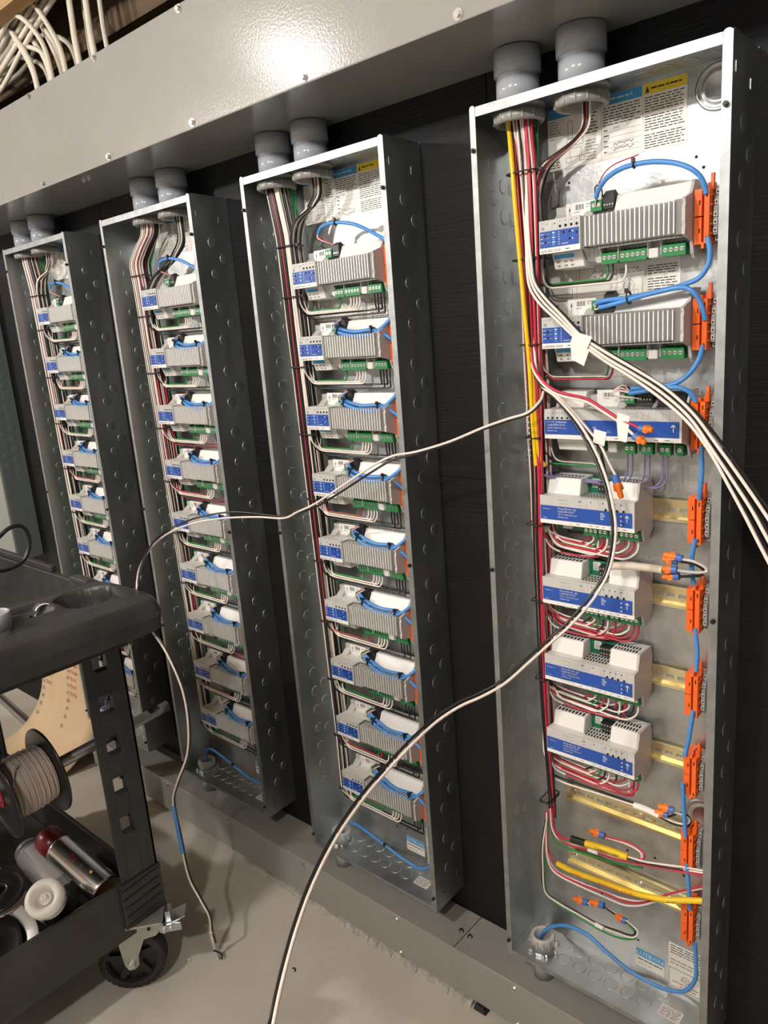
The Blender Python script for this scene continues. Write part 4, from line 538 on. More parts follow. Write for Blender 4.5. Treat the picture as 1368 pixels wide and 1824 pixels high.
def switcher():
    W=.214; P=[]; b=ledge_box(P,W)
    b.prism([(-.014,.0226),(-.014,.040),(-.032,.034),(-.046,.0226)],'x',.105,.119,'plastic_shade'); b.prism([(-.014,.0226),(-.014,.040),(-.032,.034),(-.046,.0226)],'x',.160,.166,'plastic_shade')
    for x in(.092,.139,.166,.193): b.box(x,x+.0015,-.028,-.047,-.044,-.0226,'plastic_light')
    b.box(.093,.106,-.028,-.046,-.046,-.031,'plastic_light')
    P.append(('housing',b.mesh('housing'),[('vents',vents(.120,.205,((-.060,-.053),(-.050,-.043)),.0227,14)),('vents',vents(.168,.206,((-.024,-.020),(-.018,-.0145)),.0465,7))],.0008))
    def mk(b,sub):
        for cx in(.006,.014,.022,.030,.039):
            b.cyl((cx,-.0738,.0095),(cx,-.0746,.0095),.0017,'hole',n=10); b.box(cx-.0004,cx+.0004,-.0738,-.0741,.016,.018,'ink')
        for z in(.0125,.017): b.box(.136,.148,-.0738,-.0740,z,z+.0004,'faint_ink')
        sub.lines(.104,.112,-.0115,-.0070,2,-.0748,'faint_ink'); sub.lines(.081,.088,-.006,-.002,2,-.0748,'paper')
    P.append(face_band(P,W,(('0-10 V / Softswitch',.0044),('LQSE-4T20-120-D',.0042),('120 V~ 50/60 Hz 16 A',.0036)),(.010,.018,.026,.034,.104,.135,.149,.158,.167,.177,.187,.197,.205),.0045,True,mk))
    c=MB().prism([(-.0095,.0226),(-.0095,.0465),(-.036,.0465),(-.050,.0226)],'x',.006,.054,'plastic_white'); P.append(('terminal_cover',c.mesh('terminal_cover'),[('vents',vents(.010,.052,((-.030,-.0255),(-.0235,-.019)),.0467,9))],.001))
    c=MB().box(.0675,.104,-.0282,-.0305,.0226,.0475,'plastic_white'); s=MB()
    for k in range(9): s.box(.078+.0018*k,.078+.0018*k+(.001 if k%3 else .0005),-.0305,-.0307,.037,.0435,'ink')
    s.lines(.078,.094,.033,.036,1,-.0307,'faint_ink'); P.append(('label_plate',c.mesh('label_plate'),[('print',s.mesh('print'))]))
    g=MB().box(.119,.134,-.0285,-.047,.029,.0435,'terminal_green')
    for cx in(.123,.130): g.cyl((cx,-.047,.036),(cx,-.0478,.036),.0029,'screw_steel',n=12)
    P.append(('terminal_block',g.mesh('terminal_block')))
    g=MB().box(.136,.160,-.0285,-.044,.029,.047,'black_plastic').box(.167,.206,-.0285,-.040,.024,.0462,'black_plastic')
    for k in range(5): g.box(.138+.0044*k,.140+.0044*k,-.044,-.0443,.0335,.0355,'screw_steel')
    P.append(('connector',g.mesh('connector')))
    c=MB().prism([(-.0095,-.0226),(-.0095,-.047),(-.043,-.0455),(-.052,-.0226)],'x',.007,.0565,'plastic_white'); P.append(('lower_cover',c.mesh('lower_cover'),[('step',MB().box(.0085,.055,-.0455,-.0480,-.037,-.0345,'plastic_light').mesh('step'))],.001))
    P.append(('side_plate',MB().prism(SIDE,'x',.2108,W,'plastic_shade').mesh('side_plate')))
    for x0,n in((.0665,2),(.118,2),(.1445,2),(.1715,2),(.197,1)): P.append(('terminal_block',terminals(MB(),x0,n).mesh('terminal_block')))
    return P
DIM,MOT,SWI=dimmer(),motor(),switcher()
FINX=[.0727+.00665*k for k in range(20)]
fm=[q for p in DIM if p[0]=='heat_sink' for q in p[2]][0][1]
jb=MB()
for fx in FINX:
    b0=len(jb.v); jb.v+=[(v.co.x+fx,v.co.y,v.co.z) for v in fm.vertices]; i=jb.mi('fin_alu')
    for p in fm.polygons: jb.f.append([b0+k for k in p.vertices]); jb.m.append(i); jb.sm.append(False)
FJ=jb.mesh('fins')
def add_module(kind,pi,i):
    x=PX[pi]; z=Z0+ZM[i]
    if kind=='dim': P,nm,desc,cat,lx='D','dimmer_module','light grey dimmer module with aluminium fins, %s in the %s','dimmer',.0985
    elif kind=='swi': P,nm,desc,cat,lx='S','switching_module','wide module with a full width blue band, %s in the %s','controller',.0985
    else: P,nm,desc,cat,lx='M','motor_module','white module with blue band and two raised vented covers, %s in the %s','controller',.0865
    P={'D':DIM,'S':SWI,'M':MOT}[P]
    r=thing(nm,desc%(ORD[i],PN[pi]),cat,(x+lx,0,z),'modules on the mounting rails')
    for p in P:
        o=obj(p[0],p[1],r)
        if len(p)>2 and p[2]:
            for q in p[2]:
                if q[0]=='FINS':
                    if pi>=2:
                        for fx in FINX: obj('fin',q[1],o,(fx,0,0))
                    else: obj('fins',FJ,o)
                else: obj(q[0],q[1],o)
        if len(p)>3 and p[3] and pi>=2: bevel(o,p[3],1)
    return r
for pi in range(3):
    for i in range(9): add_module('dim',pi,i)
for i,k in enumerate(('dim','dim','swi','mot','mot','mot','mot')): add_module(k,3,i)
# terminal blocks with orange plugs
def tblock():
    P=[]
    b=MB(); b.prism([(-.0095,-.030),(-.022,-.034),(-.032,-.034),(-.032,-.026),(-.040,-.026),(-.040,.010),(-.037,.010),(-.037,.022),(-.032,.022),(-.032,.036),(-.020,.036),(-.0095,.030)],'x',.0225,.0285,'block_grey')
    b.prism([(-.0095,-.028),(-.028,-.032),(-.028,.032),(-.0095,.028)],'x',.0287,.0335,'block_grey')
    for z in(-.030,-.020,-.010,.000,.015,.028):
        y=-.032 if abs(z)>.024 else -.040 if z<.01 else -.037
        b.box(.0232,.0280,y-.0016,y,z-.003,z+.003,'face_grey'); b.box(.0246,.0268,y-.0018,y-.0016,z-.0014,z+.0014,'hole')
    P.append(('body',b.mesh('body'),None,.0005))
    b=MB(); b.prism([(-.0095,-.034),(-.050,-.036),(-.050,.032),(-.0095,.030)],'x',.0140,.0205,'orange_plastic')
    for z in(-.024,-.012,.0,.012,.024): b.box(.0206,.0222,-.020,-.046,z-.0010,z+.0010,'orange_plastic')
    b.box(.0105,.0140,-.040,-.049,-.042,-.034,'orange_plastic'); b.box(.0105,.0140,-.038,-.049,.031,.037,'orange_plastic'); b.box(.0155,.0222,-.028,-.040,.031,.040,'orange_plastic'); b.box(.017,.021,-.03,-.036,.040,.052,'orange_plastic')
    for z in(-.030,.024): b.box(.0165,.0182,-.0500,-.0503,z-.003,z+.003,'hole')
    P.append(('plug_strip',b.mesh('plug_strip'),None,.0006))
    for z0,z1 in((-.036,-.0020),(-.0005,.033)):
        b=MB().box(.0,.0095,-.0095,-.046,z0,z1,'orange_plastic').box(.0060,.0076,-.046,-.0463,(z0+z1)/2-.003,(z0+z1)/2+.003,'hole')
        P.append(('plug',b.mesh('plug'),None,.0006))
    return P
TB=tblock()
for pi,x in enumerate(PX):
    for i in range(9):
        dx=.3135 if not(pi==3) else (.3145 if i<3 else .3125)
        if pi==3 and i in(7,): dx=.310
        P=TB
        spawn('terminal_block','orange and grey terminal block, %s in the %s'%(ORD[i],PN[pi]),'connector',(x+dx,0,Z0+ZM[i]),P,'terminal blocks at the right end of the rails')
# earth bars
for pi in(2,3):
    g=thing('earth_bar','narrow steel bar of screws at the left wall of the %s'%PN[pi],'bar',(PX[pi]+.026,0,Z0),'earth bars')
    obj('bar',MB().box(0,.0095,-.0017,-.012,.945,1.185,'zinc'),g)
    sm=MB().cyl((.00475,-.012,0),(.00475,-.0145,0),.0036,'screw_steel',n=10).box(.0018,.0077,-.0145,-.0147,-.0005,.0005,'hole').mesh('screw')
    for k in range(25): obj('screw',sm,g,(0,0,.951+.0095*k))
p=thing('side_label','small blue and white label left of fourth module in rightmost open panel','label',(PX[3],-.0017,Z0))
obj('paper',MB().box(.058,.076,0,-.0004,.872,.935,'paper'),p); obj('print',MB().box(.058,.076,-.0004,-.0006,.920,.935,'sky_blue').lines(.060,.074,.877,.915,8,-.0007,'ink',seed=3),p)
# ---------------------------------------------------------------- wiring harnesses
WR=.00165
def harness(pi,specs,extra_cols=()):
    """specs: per module i -> list of (terminal x, colour, row) ; every wire runs from a conduit down the bundle to its terminal"""
    x=PX[pi]; h=thing('wiring_harness','bundle of insulated wires tied down the left side of the %s'%PN[pi],'wires',(x,0,Z0),'wiring harnesses')
    wires=[]
    for i in range(8,-1,-1):
        for w_ in specs.get(i,[]): wires.append((i,)+w_)
    n=len(wires); rnd=random.Random(11+pi)
    R=6 if pi<3 else 5
    def pos(k,z):
        t=max(0,min(1,(1.42-z)/1.1)); xl=.048+.022*t if pi==3 else .044+.030*t
        c=k//R; r=k%R
        return (xl+c*.0032+(.0016 if r%2 else 0), -.030-.0058*r-.012*(1-t)*0)
    for k,(i,tx,colr,row) in enumerate(wires):
        mz=ZM[i]; drop=mz-.045-.016-.0030*row-(.004 if row>5 else 0)
        j=(rnd.uniform(-.0006,.0006),rnd.uniform(-.0008,.0008))
        bx,by=pos(k,1.40); green=(colr=='green'); second=(n-k)<=(12 if pi<3 else 9) and not green
        pts=[]
        if second:
            q=n-k; cx=CXS[pi][1]-.002+.0034*(q%4); cy=-.040-.0036*(q//4)
            if pi==1: pts=[(cx,cy,1.485),(cx,cy,1.415+.003*(q//4)),(cx-.05,cy,1.385),(bx+.05,by,1.355),(bx+.01,by,1.32)]
            else: pts=[(cx,cy,1.485),(cx,cy,1.447),(cx-.018,cy,1.432),(bx+.014,by,1.408),(bx,by,1.375)]
        else:
            cx=CXS[pi][0]-.022+.042*(k/n)+j[0]; cy=-.034-.0058*(k%R)
            if pi==1: pts=[(cx,cy,1.485),(cx,cy,1.455),(bx+.028,by,1.425),(bx-.004,by,1.395)]
            else: pts=[(cx,cy,1.485),(cx+(bx-cx)*.3,cy,1.46),(bx,by,1.385)]
        if green: pts=[(CXS[pi][0]+.020+j[0],-.030,1.485),(.062+j[0]*3,-.020-.002*(i%3),1.38)]
        for l in range(0,i):
            if green: pts.append((.061+j[0]*3,-.018-.002*(i%3),ZM[l])); continue
            a,c=pos(k,ZM[l]+.04); pts.append((a+j[0]+rnd.uniform(-.0008,.0008),c+j[1],ZM[l]+.0415)); 
            a,c=pos(k,ZM[l]-.03); pts.append((a+j[0]+rnd.uniform(-.0012,.0012),c+j[1],ZM[l]-.03))
        a,c=(.061,-.018) if green else pos(k,mz); yh=-.032-.0032*(row%5); ty=-.0375
        pts+=[(a+j[0],c+j[1],mz+.02),(a+j[0],c+j[1],drop+.022),]
        if kinds[pi](i)=='m':
            pts+=[(a+.016,yh,drop+.004),(tx-.018,yh,drop-.004),(tx,(yh+ty)/2,drop+.010),(tx,ty,mz-.0445)]
            P=fillet(pts,.018,5)
        else:
            pts+=[(a+.010,yh,drop+.001),(tx-.002,yh,drop),(tx,ty,drop+.010),(tx,ty,mz-.0475)]
            P=fillet(pts,.016,5)
        obj('wire',MB().tube(P,WR,'wire_'+colr),h)
    return h,pos,wires
kinds=[lambda i:'d',lambda i:'d',lambda i:'d',lambda i:'m' if i>=3 else 'd']
def tie(parent,cx,cy,z,rx,ry,head=True,name='cable_tie',tilt=0):
    b=MB(); pts=[]
    for k in range(25):
        t=2*math.pi*k/24; c,s=math.cos(t),math.sin(t); e=.5
        pts.append((cx+rx*math.copysign(abs(c)**e,c),cy+ry*math.copysign(abs(s)**e,s),z+tilt*c))
    b.tube(pts,.0012,'black_plastic',n=4,flat=1.9)
    if head: b.box(cx+rx-.001,cx+rx+.006,cy-ry*.4-.003,cy-ry*.4+.004,z-.0025+tilt,z+.0025+tilt,'black_plastic')
    return obj(name,b,parent)
gen=random.Random(5)
def dspec(pi,i):
    L=[]; r=gen.random(); ox=.0985
    first='green' if i%2==0 or r<.4 else 'red'
    L.append((ox+.089,'green',2)); 
    if first=='red': L.append((ox+.097,'red',2))
    for k in range(4): L.append((ox+.1175+.0078*k,'white',4+k*.5 if False else 3+(k%2)))
    for k in range(4): L.append((ox+.1785+.0078*k,'red' if (pi==1 and i in(2,3,6)) and k>1 else 'black',5+(k%2)))
    Wh=[q for q in L if q[1]=='white']; Bk=[q for q in L if q[1] in('black','red') and q[0]>ox+.1]; Ot=[q for q in L if q not in Wh and q not in Bk]
    M_=[]
    for a,c in zip(Wh,Bk): M_+=[a,c] if gen.random()<.5 else [c,a]
    return Ot+M_
for pi in range(3):
    h,pos,wires=harness(pi,{i:dspec(pi,i) for i in range(9)})
    for l,z in enumerate([1.365]+[ZM[i]-.036 for i in range(9)]):
        rem=len([w_ for w_ in wires if w_[0]>=l-1]) if l else len(wires)
        a,c=pos(0,z); wd=(rem//6+1)*.0032
        tie(h,a+wd/2,-.046,z,wd/2+.002,.0185)
    # green earth conductor behind the bundle
    gp=[(CXS[pi][0]+.020,-.024,1.485),(.070,-.018,1.40),(.069,-.014,1.2),(.068,-.012,.95),(.068,-.012,.6),(.068,-.012,.35)]
    obj('earth_wire',MB().tube(spline(gp,5),.0028,'wire_green',n=8),h)
O3=.0985; OM=.0865
s3={0:[(O3+.090,'green',2),(O3+.0975,'black',3),(O3+.118,'white',4)],
    1:[(O3+.089,'green',3),(O3+.0965,'red',4),(O3+.118,'white',3)],
    2:[(O3+.0700,'black',2),(O3+.0775,'green',3),(O3+.074,'white',2)]}
mx=[.0664,.0742,.082,.0904,.0982,.1094,.1172,.1259,.1337,.1415,.1493]
cols={3:'red white green red white black white red white red white',4:'black white green black white black white red white red red',5:'red white green red white red white black white black white',6:'black white green black white black white red white red red'}
for i,s in cols.items(): s3[i]=[(OM+mx[k],c,k%6) for k,c in enumerate(s.split())]
for i in range(3): s3[i]+= [] 
h3,pos3,w3=harness(3,s3)
rz=random.Random(2)
for k,cname in enumerate('red white black red white black white red red black'.split()):   # wires that run on past the last module
    bx=.047+.0040*k; y=-.062-.004*(k%3)
    pts=[(.036+.0042*k,y*.8,1.485),(.050+.0042*k,y,1.38),(.060+.0028*k,y,1.2),(.067+.0020*k,y,1.0),(.068+.0015*k,y,.8),(.073+.0011*k,y,.55),(.074+.0011*k,y+.01,.40),(.070+.0014*k,-.047,.30)]
    obj('wire',MB().tube(spline([(a+rz.uniform(-.001,.001),b_,c) for a,b_,c in pts],5),WR,'wire_'+cname),h3)
for k,(cname,i) in enumerate((('white',3),('red',3),('white',4),('red',4),('white',5),('red',5),('white',6),('red',6))):
    f_=.064+.0036*k; mz=ZM[i]; y=-.066-.0035*(k%2)
    pts=[(.040+.005*k,-.050,1.485),(.056+.0050*k,y,1.38),(.067+.0034*k,y,1.2),(.073+.0024*k,y,1.0)]+([(.075+.0012*k,y,.80)] if i>4 else [])+([(.077+.0010*k,y,.66)] if i>5 else [])+[(.079+.0006*k,y+.006,mz+.01),(.084,-.056,mz-.055),(.105,-.046,mz-.078),(OM+mx[2+k]-.012,-.041,mz-.080),(OM+mx[2+k]-.001,-.038,mz-.066),(OM+mx[2+k],-.0375,mz-.0445)]
    obj('wire',MB().tube(spline(pts,5),WR,'wire_'+cname),h3)
for z,wd,cx in((1.402,.046,.067),(1.278,.042,.070),(1.150,.032,.073),(1.004,.026,.074),(.86,.024,.072),(.727,.020,.074),(.585,.018,.076),(.345,.014,.076)):
    tie(h3,cx,-.053,z,wd/2+.003,.022)
L2=lambda pts:[(p[0],p[1],p[2]) for p in pts]
def wthing(name,label,cat,items,group=None,org=None):
    """items: (part name, points, radius, material[, n]) in world coordinates; the thing sits at the first point"""
    o=Vector(org or items[0][1][0]); t=thing(name,label,cat,o,group)
    for it in items:
        P=[Vector(p)-o for p in it[1]]
        obj(it[0],MB().tube(spline(P,5) if len(P)>2 else P,it[2],it[3],n=it[4] if len(it)>4 else 7),t)
    return t
def wire_nut(parent,o,p,q):
    p=Vector(p)-o; q=Vector(q)-o; d=(q-p); L=d.length; d.normalize()
    n=MB(); n.cyl(p,p+d*L*.34,.0058,'nut_blue',r1=.0056,n=12); a=obj('wire_nut',n,parent)
    n=MB(); n.lathe([(.0052,L*.34),(.0054,L*.6),(.0040,L*.64),(.0042,L*.92),(.0028,L),(.0001,L)],p,d,'nut_orange',n=12)
    s=d.orthogonal().normalized()
    for s_ in(s,-s): n.tube([p+d*L*.36+s_*.0045,p+d*L*.62+s_*.0062,p+d*L*.66+s_*.0035],.0016,'nut_orange',n=5)
    obj('cap',n,a); return a
def flag(parent,o,pts):
    P=[Vector(p)-o for p in pts]; b=MB(); N=Vector((0,-.0006,0))
    def quad(a,c,d,e): b.add([a,c,d,e,a-N,c-N,d-N,e-N],[(0,1,2,3),(7,6,5,4),(0,4,5,1),(1,5,6,2),(2,6,7,3),(3,7,4,0)],'tag_white')
    quad(P[0],P[1],P[2],P[3])
    if len(P)==7: quad(P[3],P[4],P[5],P[6])
    return obj('flag_label',b,parent)
# yellow jacketed cables and their violet control pairs
for k,(nm,lb) in enumerate((('yel0','yellow cable in the rightmost open panel, ending straight beside fourth module'),('yel1','yellow cable in the rightmost open panel, bent right at its lower end'))):
    t=wthing('jacketed_cable',lb,'cable',[('jacket',[(W[nm][0][0],W[nm][0][1],1.662)]+W[nm],.0036,'wire_yellow',8)])
    o=Vector((W[nm][0][0],W[nm][0][1],1.662)); t.location=o
    e=Vector(W[nm][-1])-o
    for c in t.children: pass
    xm=PX[3]+O3
    for q,tx in enumerate((.1195,.127,.146,.1535,.173,.1805)[k::2]):
        zz=Z0+ZM[2]-.0475; low=Z0+ZM[2]-.094-.0022*q
        pts=[e+Vector((0,0,.004)),e+Vector((.008,.006,-.018)),Vector((PX[3]+.11,-.045,low+.004))-o,Vector((xm+tx-.012,-.040,low))-o,Vector((xm+tx,-.0385,low+.012))-o,Vector((xm+tx,-.0375,zz))-o]
        obj('control_wire',MB().tube(fillet(pts,.014,5),.0014,'wire_purple'),t)
# control cables, rightmost panel
BR=.0035
def cable(label,lst,group='blue control cables'):
    return wthing('control_cable',label,'cable',[('cable',W[n] if isinstance(n,str) else n,BR,'cable_blue',8) for n in lst],group)
def tie_at(t,p,d,r):
    o=t.location; p=Vector(p)-o; d=Vector(d).normalized(); a=d.orthogonal().normalized(); b2=d.cross(a); b=MB()
    b.tube([p+a*r*math.cos(2*math.pi*k/12)+b2*r*math.sin(2*math.pi*k/12) for k in range(13)],.0011,'black_plastic',n=4,flat=1.8)
    b.box(p.x-.002,p.x+.002,p.y-r-.002,p.y-r+.003,p.z+r-.002,p.z+r+.004,'black_plastic'); return obj('cable_tie',b,t)
c0=cable('blue cable arching over the topmost module in the rightmost open panel',['blue0'])
o=c0.location
tie_at(c0,W['blue0'][4],Vector(W['blue0'][5])-Vector(W['blue0'][3]),.0042)
ends=Vector(W['blue0'][0])-o
for k,m in enumerate(('wire_purple','wire_white','wire_black')): obj('core',MB().tube(spline([ends+Vector((.001,0,.002)),ends+Vector((-.004+.002*k,.004,-.012)),Vector((PX[3]+O3+.0885+.0045*k,-.040,Z0+ZM[0]+.050))-o],4),.0010,m),c0)
q=Vector(W['blue0'][3])-o; obj('core',MB().tube(spline([ends+Vector((.004,-.002,.006)),ends+Vector((.008,-.003,.022)),q+Vector((-.008,-.005,.006)),q+Vector((.030,-.005,.013))],5),.0009,'wire_red'),c0)
jl=[Vector(p)-o for p in [(PX[3]+O3+.0735,-.040,Z0+ZM[0]+.042),(PX[3]+O3+.0725,-.040,Z0+ZM[0]+.060),(PX[3]+O3+.078,-.040,Z0+ZM[0]+.063),(PX[3]+O3+.083,-.040,Z0+ZM[0]+.055),(PX[3]+O3+.083,-.040,Z0+ZM[0]+.042)]]
obj('core',MB().tube(spline(jl,5),.0011,'wire_black'),c0)
c1=cable('pair of blue cables looping to the second module in the rightmost open panel',['blue1','blue1b'])
tie_at(c1,W['blue1'][6],Vector(W['blue1'][7])-Vector(W['blue1'][5]),.0085)
o=c1.location
for k,m in enumerate(('wire_white','wire_white','wire_black','wire_red')): obj('core',MB().tube(spline([Vector(W['blue1' if k%2 else 'blue1b'][-1])-o,Vector(W['blue1b'][-1])-o+Vector((-.008,.002,-.002+.002*k)),Vector((PX[3]+O3+.075+.004*k,-.046,Z0+ZM[1]+.040))-o],4),.0011,m),c1)
c2=cable('pair of blue cables looping to the third module in the rightmost open panel',['blue2','blue2b']); o=c2.location
for k,m in enumerate(('wire_white','wire_red','wire_white','wire_black','wire_white')): obj('core',MB().tube(spline([Vector(W['blue2' if k%2 else 'blue2b'][-1])-o,Vector(W['blue2b'][-1])-o+Vector((-.016+.002*k,-.004,.004+.002*k)),Vector(W['blue2b'][-1])-o+Vector((-.026,-.002,-.002)),Vector((PX[3]+O3+.124+.005*k,-.046,Z0+ZM[2]+.036))-o],5),.0011,m),c2)
names=['third and fourth','fourth and fifth','fifth and sixth','sixth and seventh','seventh and eighth','eighth and lowest']
for n_,s in zip(names,W['blueseg']): cable('short blue cable between the %s terminal blocks of rightmost panel'%n_,[s])
cable('blue cable sweeping from lowest terminal block to floor conduit of rightmost panel',['bluefloor'])
# control cables, other panels: two strands tied over each module
for pi in range(3):
    x=PX[pi]
    for i in range(9):
        z=Z0+ZM[i]; rnd=random.Random(pi*20+i); o=Vector((x+O3+.080,-.05,z+.03))
        if i==0:
            A=[(x+.165,-.047,z+.062),(x+.158,-.052,z+.074),(x+.175,-.056,z+.084),(x+.215,-.060,z+.085),(x+.265,-.060,z+.074),(x+.315,-.056,z+.048),(x+.338,-.050,z+.032)]
            t=wthing('control_cable','blue cable arching over the topmost module in the %s'%PN[pi],'cable',[('cable',A[1:],BR,'cable_blue',7)],'blue control cables')
            o=t.location
            for k,m in enumerate(('wire_black','wire_white','wire_red')): obj('core',MB().tube(spline([Vector(A[1])-o+Vector((.002,0,.001)),Vector(A[1])-o+Vector((-.004+.004*k,-.001,-.010)),Vector((x+O3+.0885+.004*k,-.040,z+.048))-o],4),.0011,m),t)
            tie_at(t,A[3],(1,0,.0),.0044)
            B=None
        else:
            s=.012 if i<3 else .004; yy=-.062 if i<4 else -.058
            A=[(x+O3+.083,-.052,z+.036),(x+O3+.100,yy,z+.027+rnd.uniform(-.002,.002)),(x+O3+.145,yy-.006,z+.018),(x+O3+.192,yy-.004,z+.020+rnd.uniform(-.002,.002)),(x+.320,-.052,z+.040),(x+.337,-.045,z+.062)]
            B=[(x+O3+.084,-.050,z+.043),(x+O3+.100,yy+.006,z+.034+rnd.uniform(-.002,.002)),(x+O3+.145,yy+.000,z+.025),(x+O3+.192,yy+.002,z+.026),(x+.318,-.056,z+.012),(x+.336,-.050,z-.004)]
            if pi==2 and i==8: B[4]=(x+.318,-.056,z+.018)
            t=wthing('control_cable','pair of blue cables tied above the %s module in the %s'%(ORD[i],PN[pi]),'cable',[('cable',A,BR,'cable_blue',7),('cable',B,BR,'cable_blue',7)],'blue control cables')
            tie_at(t,(Vector(A[1])+Vector(B[1]))/2,(1,0,-.2),.0080); tie_at(t,(Vector(A[3])+Vector(B[3]))/2,(1,0,0),.0078)
            o=t.location
            for k,m in enumerate(('wire_red','wire_white','wire_black')): obj('core',MB().tube(spline([Vector(A[0])-o+Vector((.001,0,.002*k)),Vector(A[0])-o+Vector((-.006+.002*k,.001,.006)),Vector((x+O3+.0885+.004*k,-.042,z+.050))-o],4),.0011,m),t)
    z=Z0
    A=[(x+.338,-.050,z+ZM[8]-.036),(x+.339,-.050,z+.130),(x+.338,-.053,z+.085),(x+.327,-.056,z+.060),(x+.300,-.060,z+.046),(x+.262,-.062,z+.050),(x+.205,-.062,z+.062),(x+.150,-.060,z+.072),(x+.100,-.056,z+.073),(x+.066,-.052,z+.055),(x+.055,-.050,z+.030),(x+.054,-.050,z+.01)]
    if pi<2: A=[(a,b_-.004,c+(.012 if k>3 else 0)) for k,(a,b_,c) in enumerate(A)]
    t=wthing('control_cable','blue cable across the bottom of the %s to its floor conduit'%PN[pi],'cable',[('cable',A,BR,'cable_blue',7)],'blue control cables')
    tie_at(t,A[6],(1,0,-.2),.0038)
# ---------------------------------------------------------------- loose wires, rightmost panel
LR=.0021
t=wthing('loose_wires','long black and white wire pair drooping left from rightmost panel over the cart','wires',[('wire',W['long_white']+[(-.878,-.360,.045)],LR,'wire_white',8),('wire',W['long_black']+[(-.874,-.357,.05)],LR,'wire_black',8)])
o=t.location
lw=W['long_white']; tape=[Vector(lw[-6])*.9+Vector(lw[-5])*.1-o,Vector(lw[-5])-o,Vector(lw[-5])*.6+Vector(lw[-4])*.4-o]
obj('tape_band',MB().tube(spline([p+Vector((0,-.001,0)) for p in tape],4),.0042,'cable_blue',n=8),t)
E0=Vector((-.879,-.362,.064))-o; obj('jacket_end',MB().tube([Vector(lw[-1])-o+Vector((0,-.001,.0)),E0,Vector((-.8775,-.3565,.004))-o],.0042,'romex',n=8,flat=.8),t)
obj('stub',MB().tube(spline([E0+Vector((.004,-.003,-.03)),Vector((-.866,-.352,.02))-o,Vector((-.869,-.352,.004))-o],5),.0018,'wire_black'),t)
wthing('loose_wires','black and white wire pair looping down from rightmost panel toward the floor in front','wires',[('wire',W['loop_white']+[(-.04,-.83,.45),(-.05,-.86,.10),(-.12,-.9,.004)],LR,'wire_white',8),('wire',W['loop_black']+[(-.045,-.825,.45),(-.056,-.855,.10),(-.13,-.895,.004)],LR,'wire_black',8)])
cs=['black','white','black','white','black','white']
t=wthing('loose_wires','thick group of black and white wires crossing rightmost panel out of its right side','wires',[('wire',W['right%d'%k]+[(W['right%d'%k][-1][0]+.12,-.52,.98),(W['right%d'%k][-1][0]+.2,-.6,.7),(W['right%d'%k][-1][0]+.22+.01*k,-.62,.2),(W['right%d'%k][-1][0]+.26+.02*k,-.64,.03),(W['right%d'%k][-1][0]+.4+.02*k,-.70-.03*k,.004)],LR,'wire_'+cs[k],8) for k in range(6)])
flag(t,t.location,W['flag1'])
t=wthing('tagged_wires','red and white tagged wires capped with wire nuts over the third module','wires',[('wire',W['tag_red'],LR,'wire_red',8),('wire',W['tag_white'],LR,'wire_white',8)])
wire_nut(t,t.location,*W['nut_a']); wire_nut(t,t.location,*W['nut_b']); flag(t,t.location,W['flag2'])
t=wthing('tagged_wires','white and black tagged wires with an orange nut hanging below the third module','wires',[('wire',W['tail_white'],LR,'wire_white',8),('wire',W['tail_black'],LR,'wire_black',8)])
wire_nut(t,t.location,*W['nut_c']); f=flag(t,t.location,W['flag3'])
t=wthing('capped_cable','off white cable with four capped wire ends beside the fifth module','cable',[('jacket',W['jacket_a'],.0062,'romex',8)]+[('wire',p,LR,'wire_black' if k else 'wire_white') for k,p in enumerate(W['mid_wires'])])
for p,q in W['nuts_mid']: wire_nut(t,t.location,p,q)
t=wthing('capped_cable','off white cable with two capped wire ends over the eighth rail','cable',[('jacket',W['jacket_b'],.0055,'tag_white',8)]+[('wire',p,.0017,'wire_black' if k%2 else 'wire_white') for k,p in enumerate(W['jacket_b_wires'])])
for p,q in W['nuts_b']: wire_nut(t,t.location,p,q)
cc=['wire_red','wire_white','wire_red','wire_white','wire_black','wire_red','wire_white']
t=wthing('marked_cable','short thick yellow sleeve with black handwriting, wires spliced in black tape','cable',[('sleeve',W['yellow_a'],.0058,'wire_yellow',10),('tape',W['tape_a'],.0064,'black_plastic',10)]+[('wire',p,.0017,cc[k]) for k,p in enumerate(W['group_a'])]+[('earth_wire',W['green_a'],.0017,'wire_green'),('flag_label',W['label_g'],.0040,'tag_white',8)])
for p,q in W['nuts_g']: wire_nut(t,t.location,p,q)
def write_on(t,txt,p,q,size,m='ink',r=.006):
    o=t.location; p=Vector(p)-o; q=Vector(q)-o; u=(q-p).normalized(); v=Vector((0,0,1)); v=(v-u*v.dot(u)).normalized(); n=u.cross(v)
    b=MB(); b.text(txt,p+n*(r+.0003)-v*size*.35,size,m,u=u,v=v); return obj('writing',b,t)
ya=[Vector(p) for p in W['yellow_a']]; write_on(t,'LANDSCAPE',ya[0]*.45+ya[1]*.55,ya[2],.0078)
cc=['wire_red','wire_red','wire_white','wire_white']
t=wthing('marked_cable','long yellow cable with red handwriting crossing the lowest rail to the right','cable',[('sleeve',W['yellow_b'],.0050,'wire_yellow',10)]+[('wire',p,.0017,cc[k]) for k,p in enumerate(W['group_b'])])
yb=[Vector(p) for p in W['yellow_b']]; 
write_on(t,'SPARE',yb[1],yb[2],.0075,'marker_red',.0064); write_on(t,'FOUNTAIN',yb[2],yb[3],.0075,'marker_red',.0064); write_on(t,'PANEL',yb[3],yb[4],.0075,'marker_red',.0064); write_on(t,'SPARE',yb[5],yb[6],.006,'ink',.0064)
t=wthing('pigtail_wires','black, white and green looped wires with nuts near bottom of rightmost panel','wires',[('wire',p,.0016,m) for p,m in zip(W['group_c'],('wire_black','wire_white','wire_green'))]+[('flag_label',W['label_c'],.0038,'tag_white',8)])
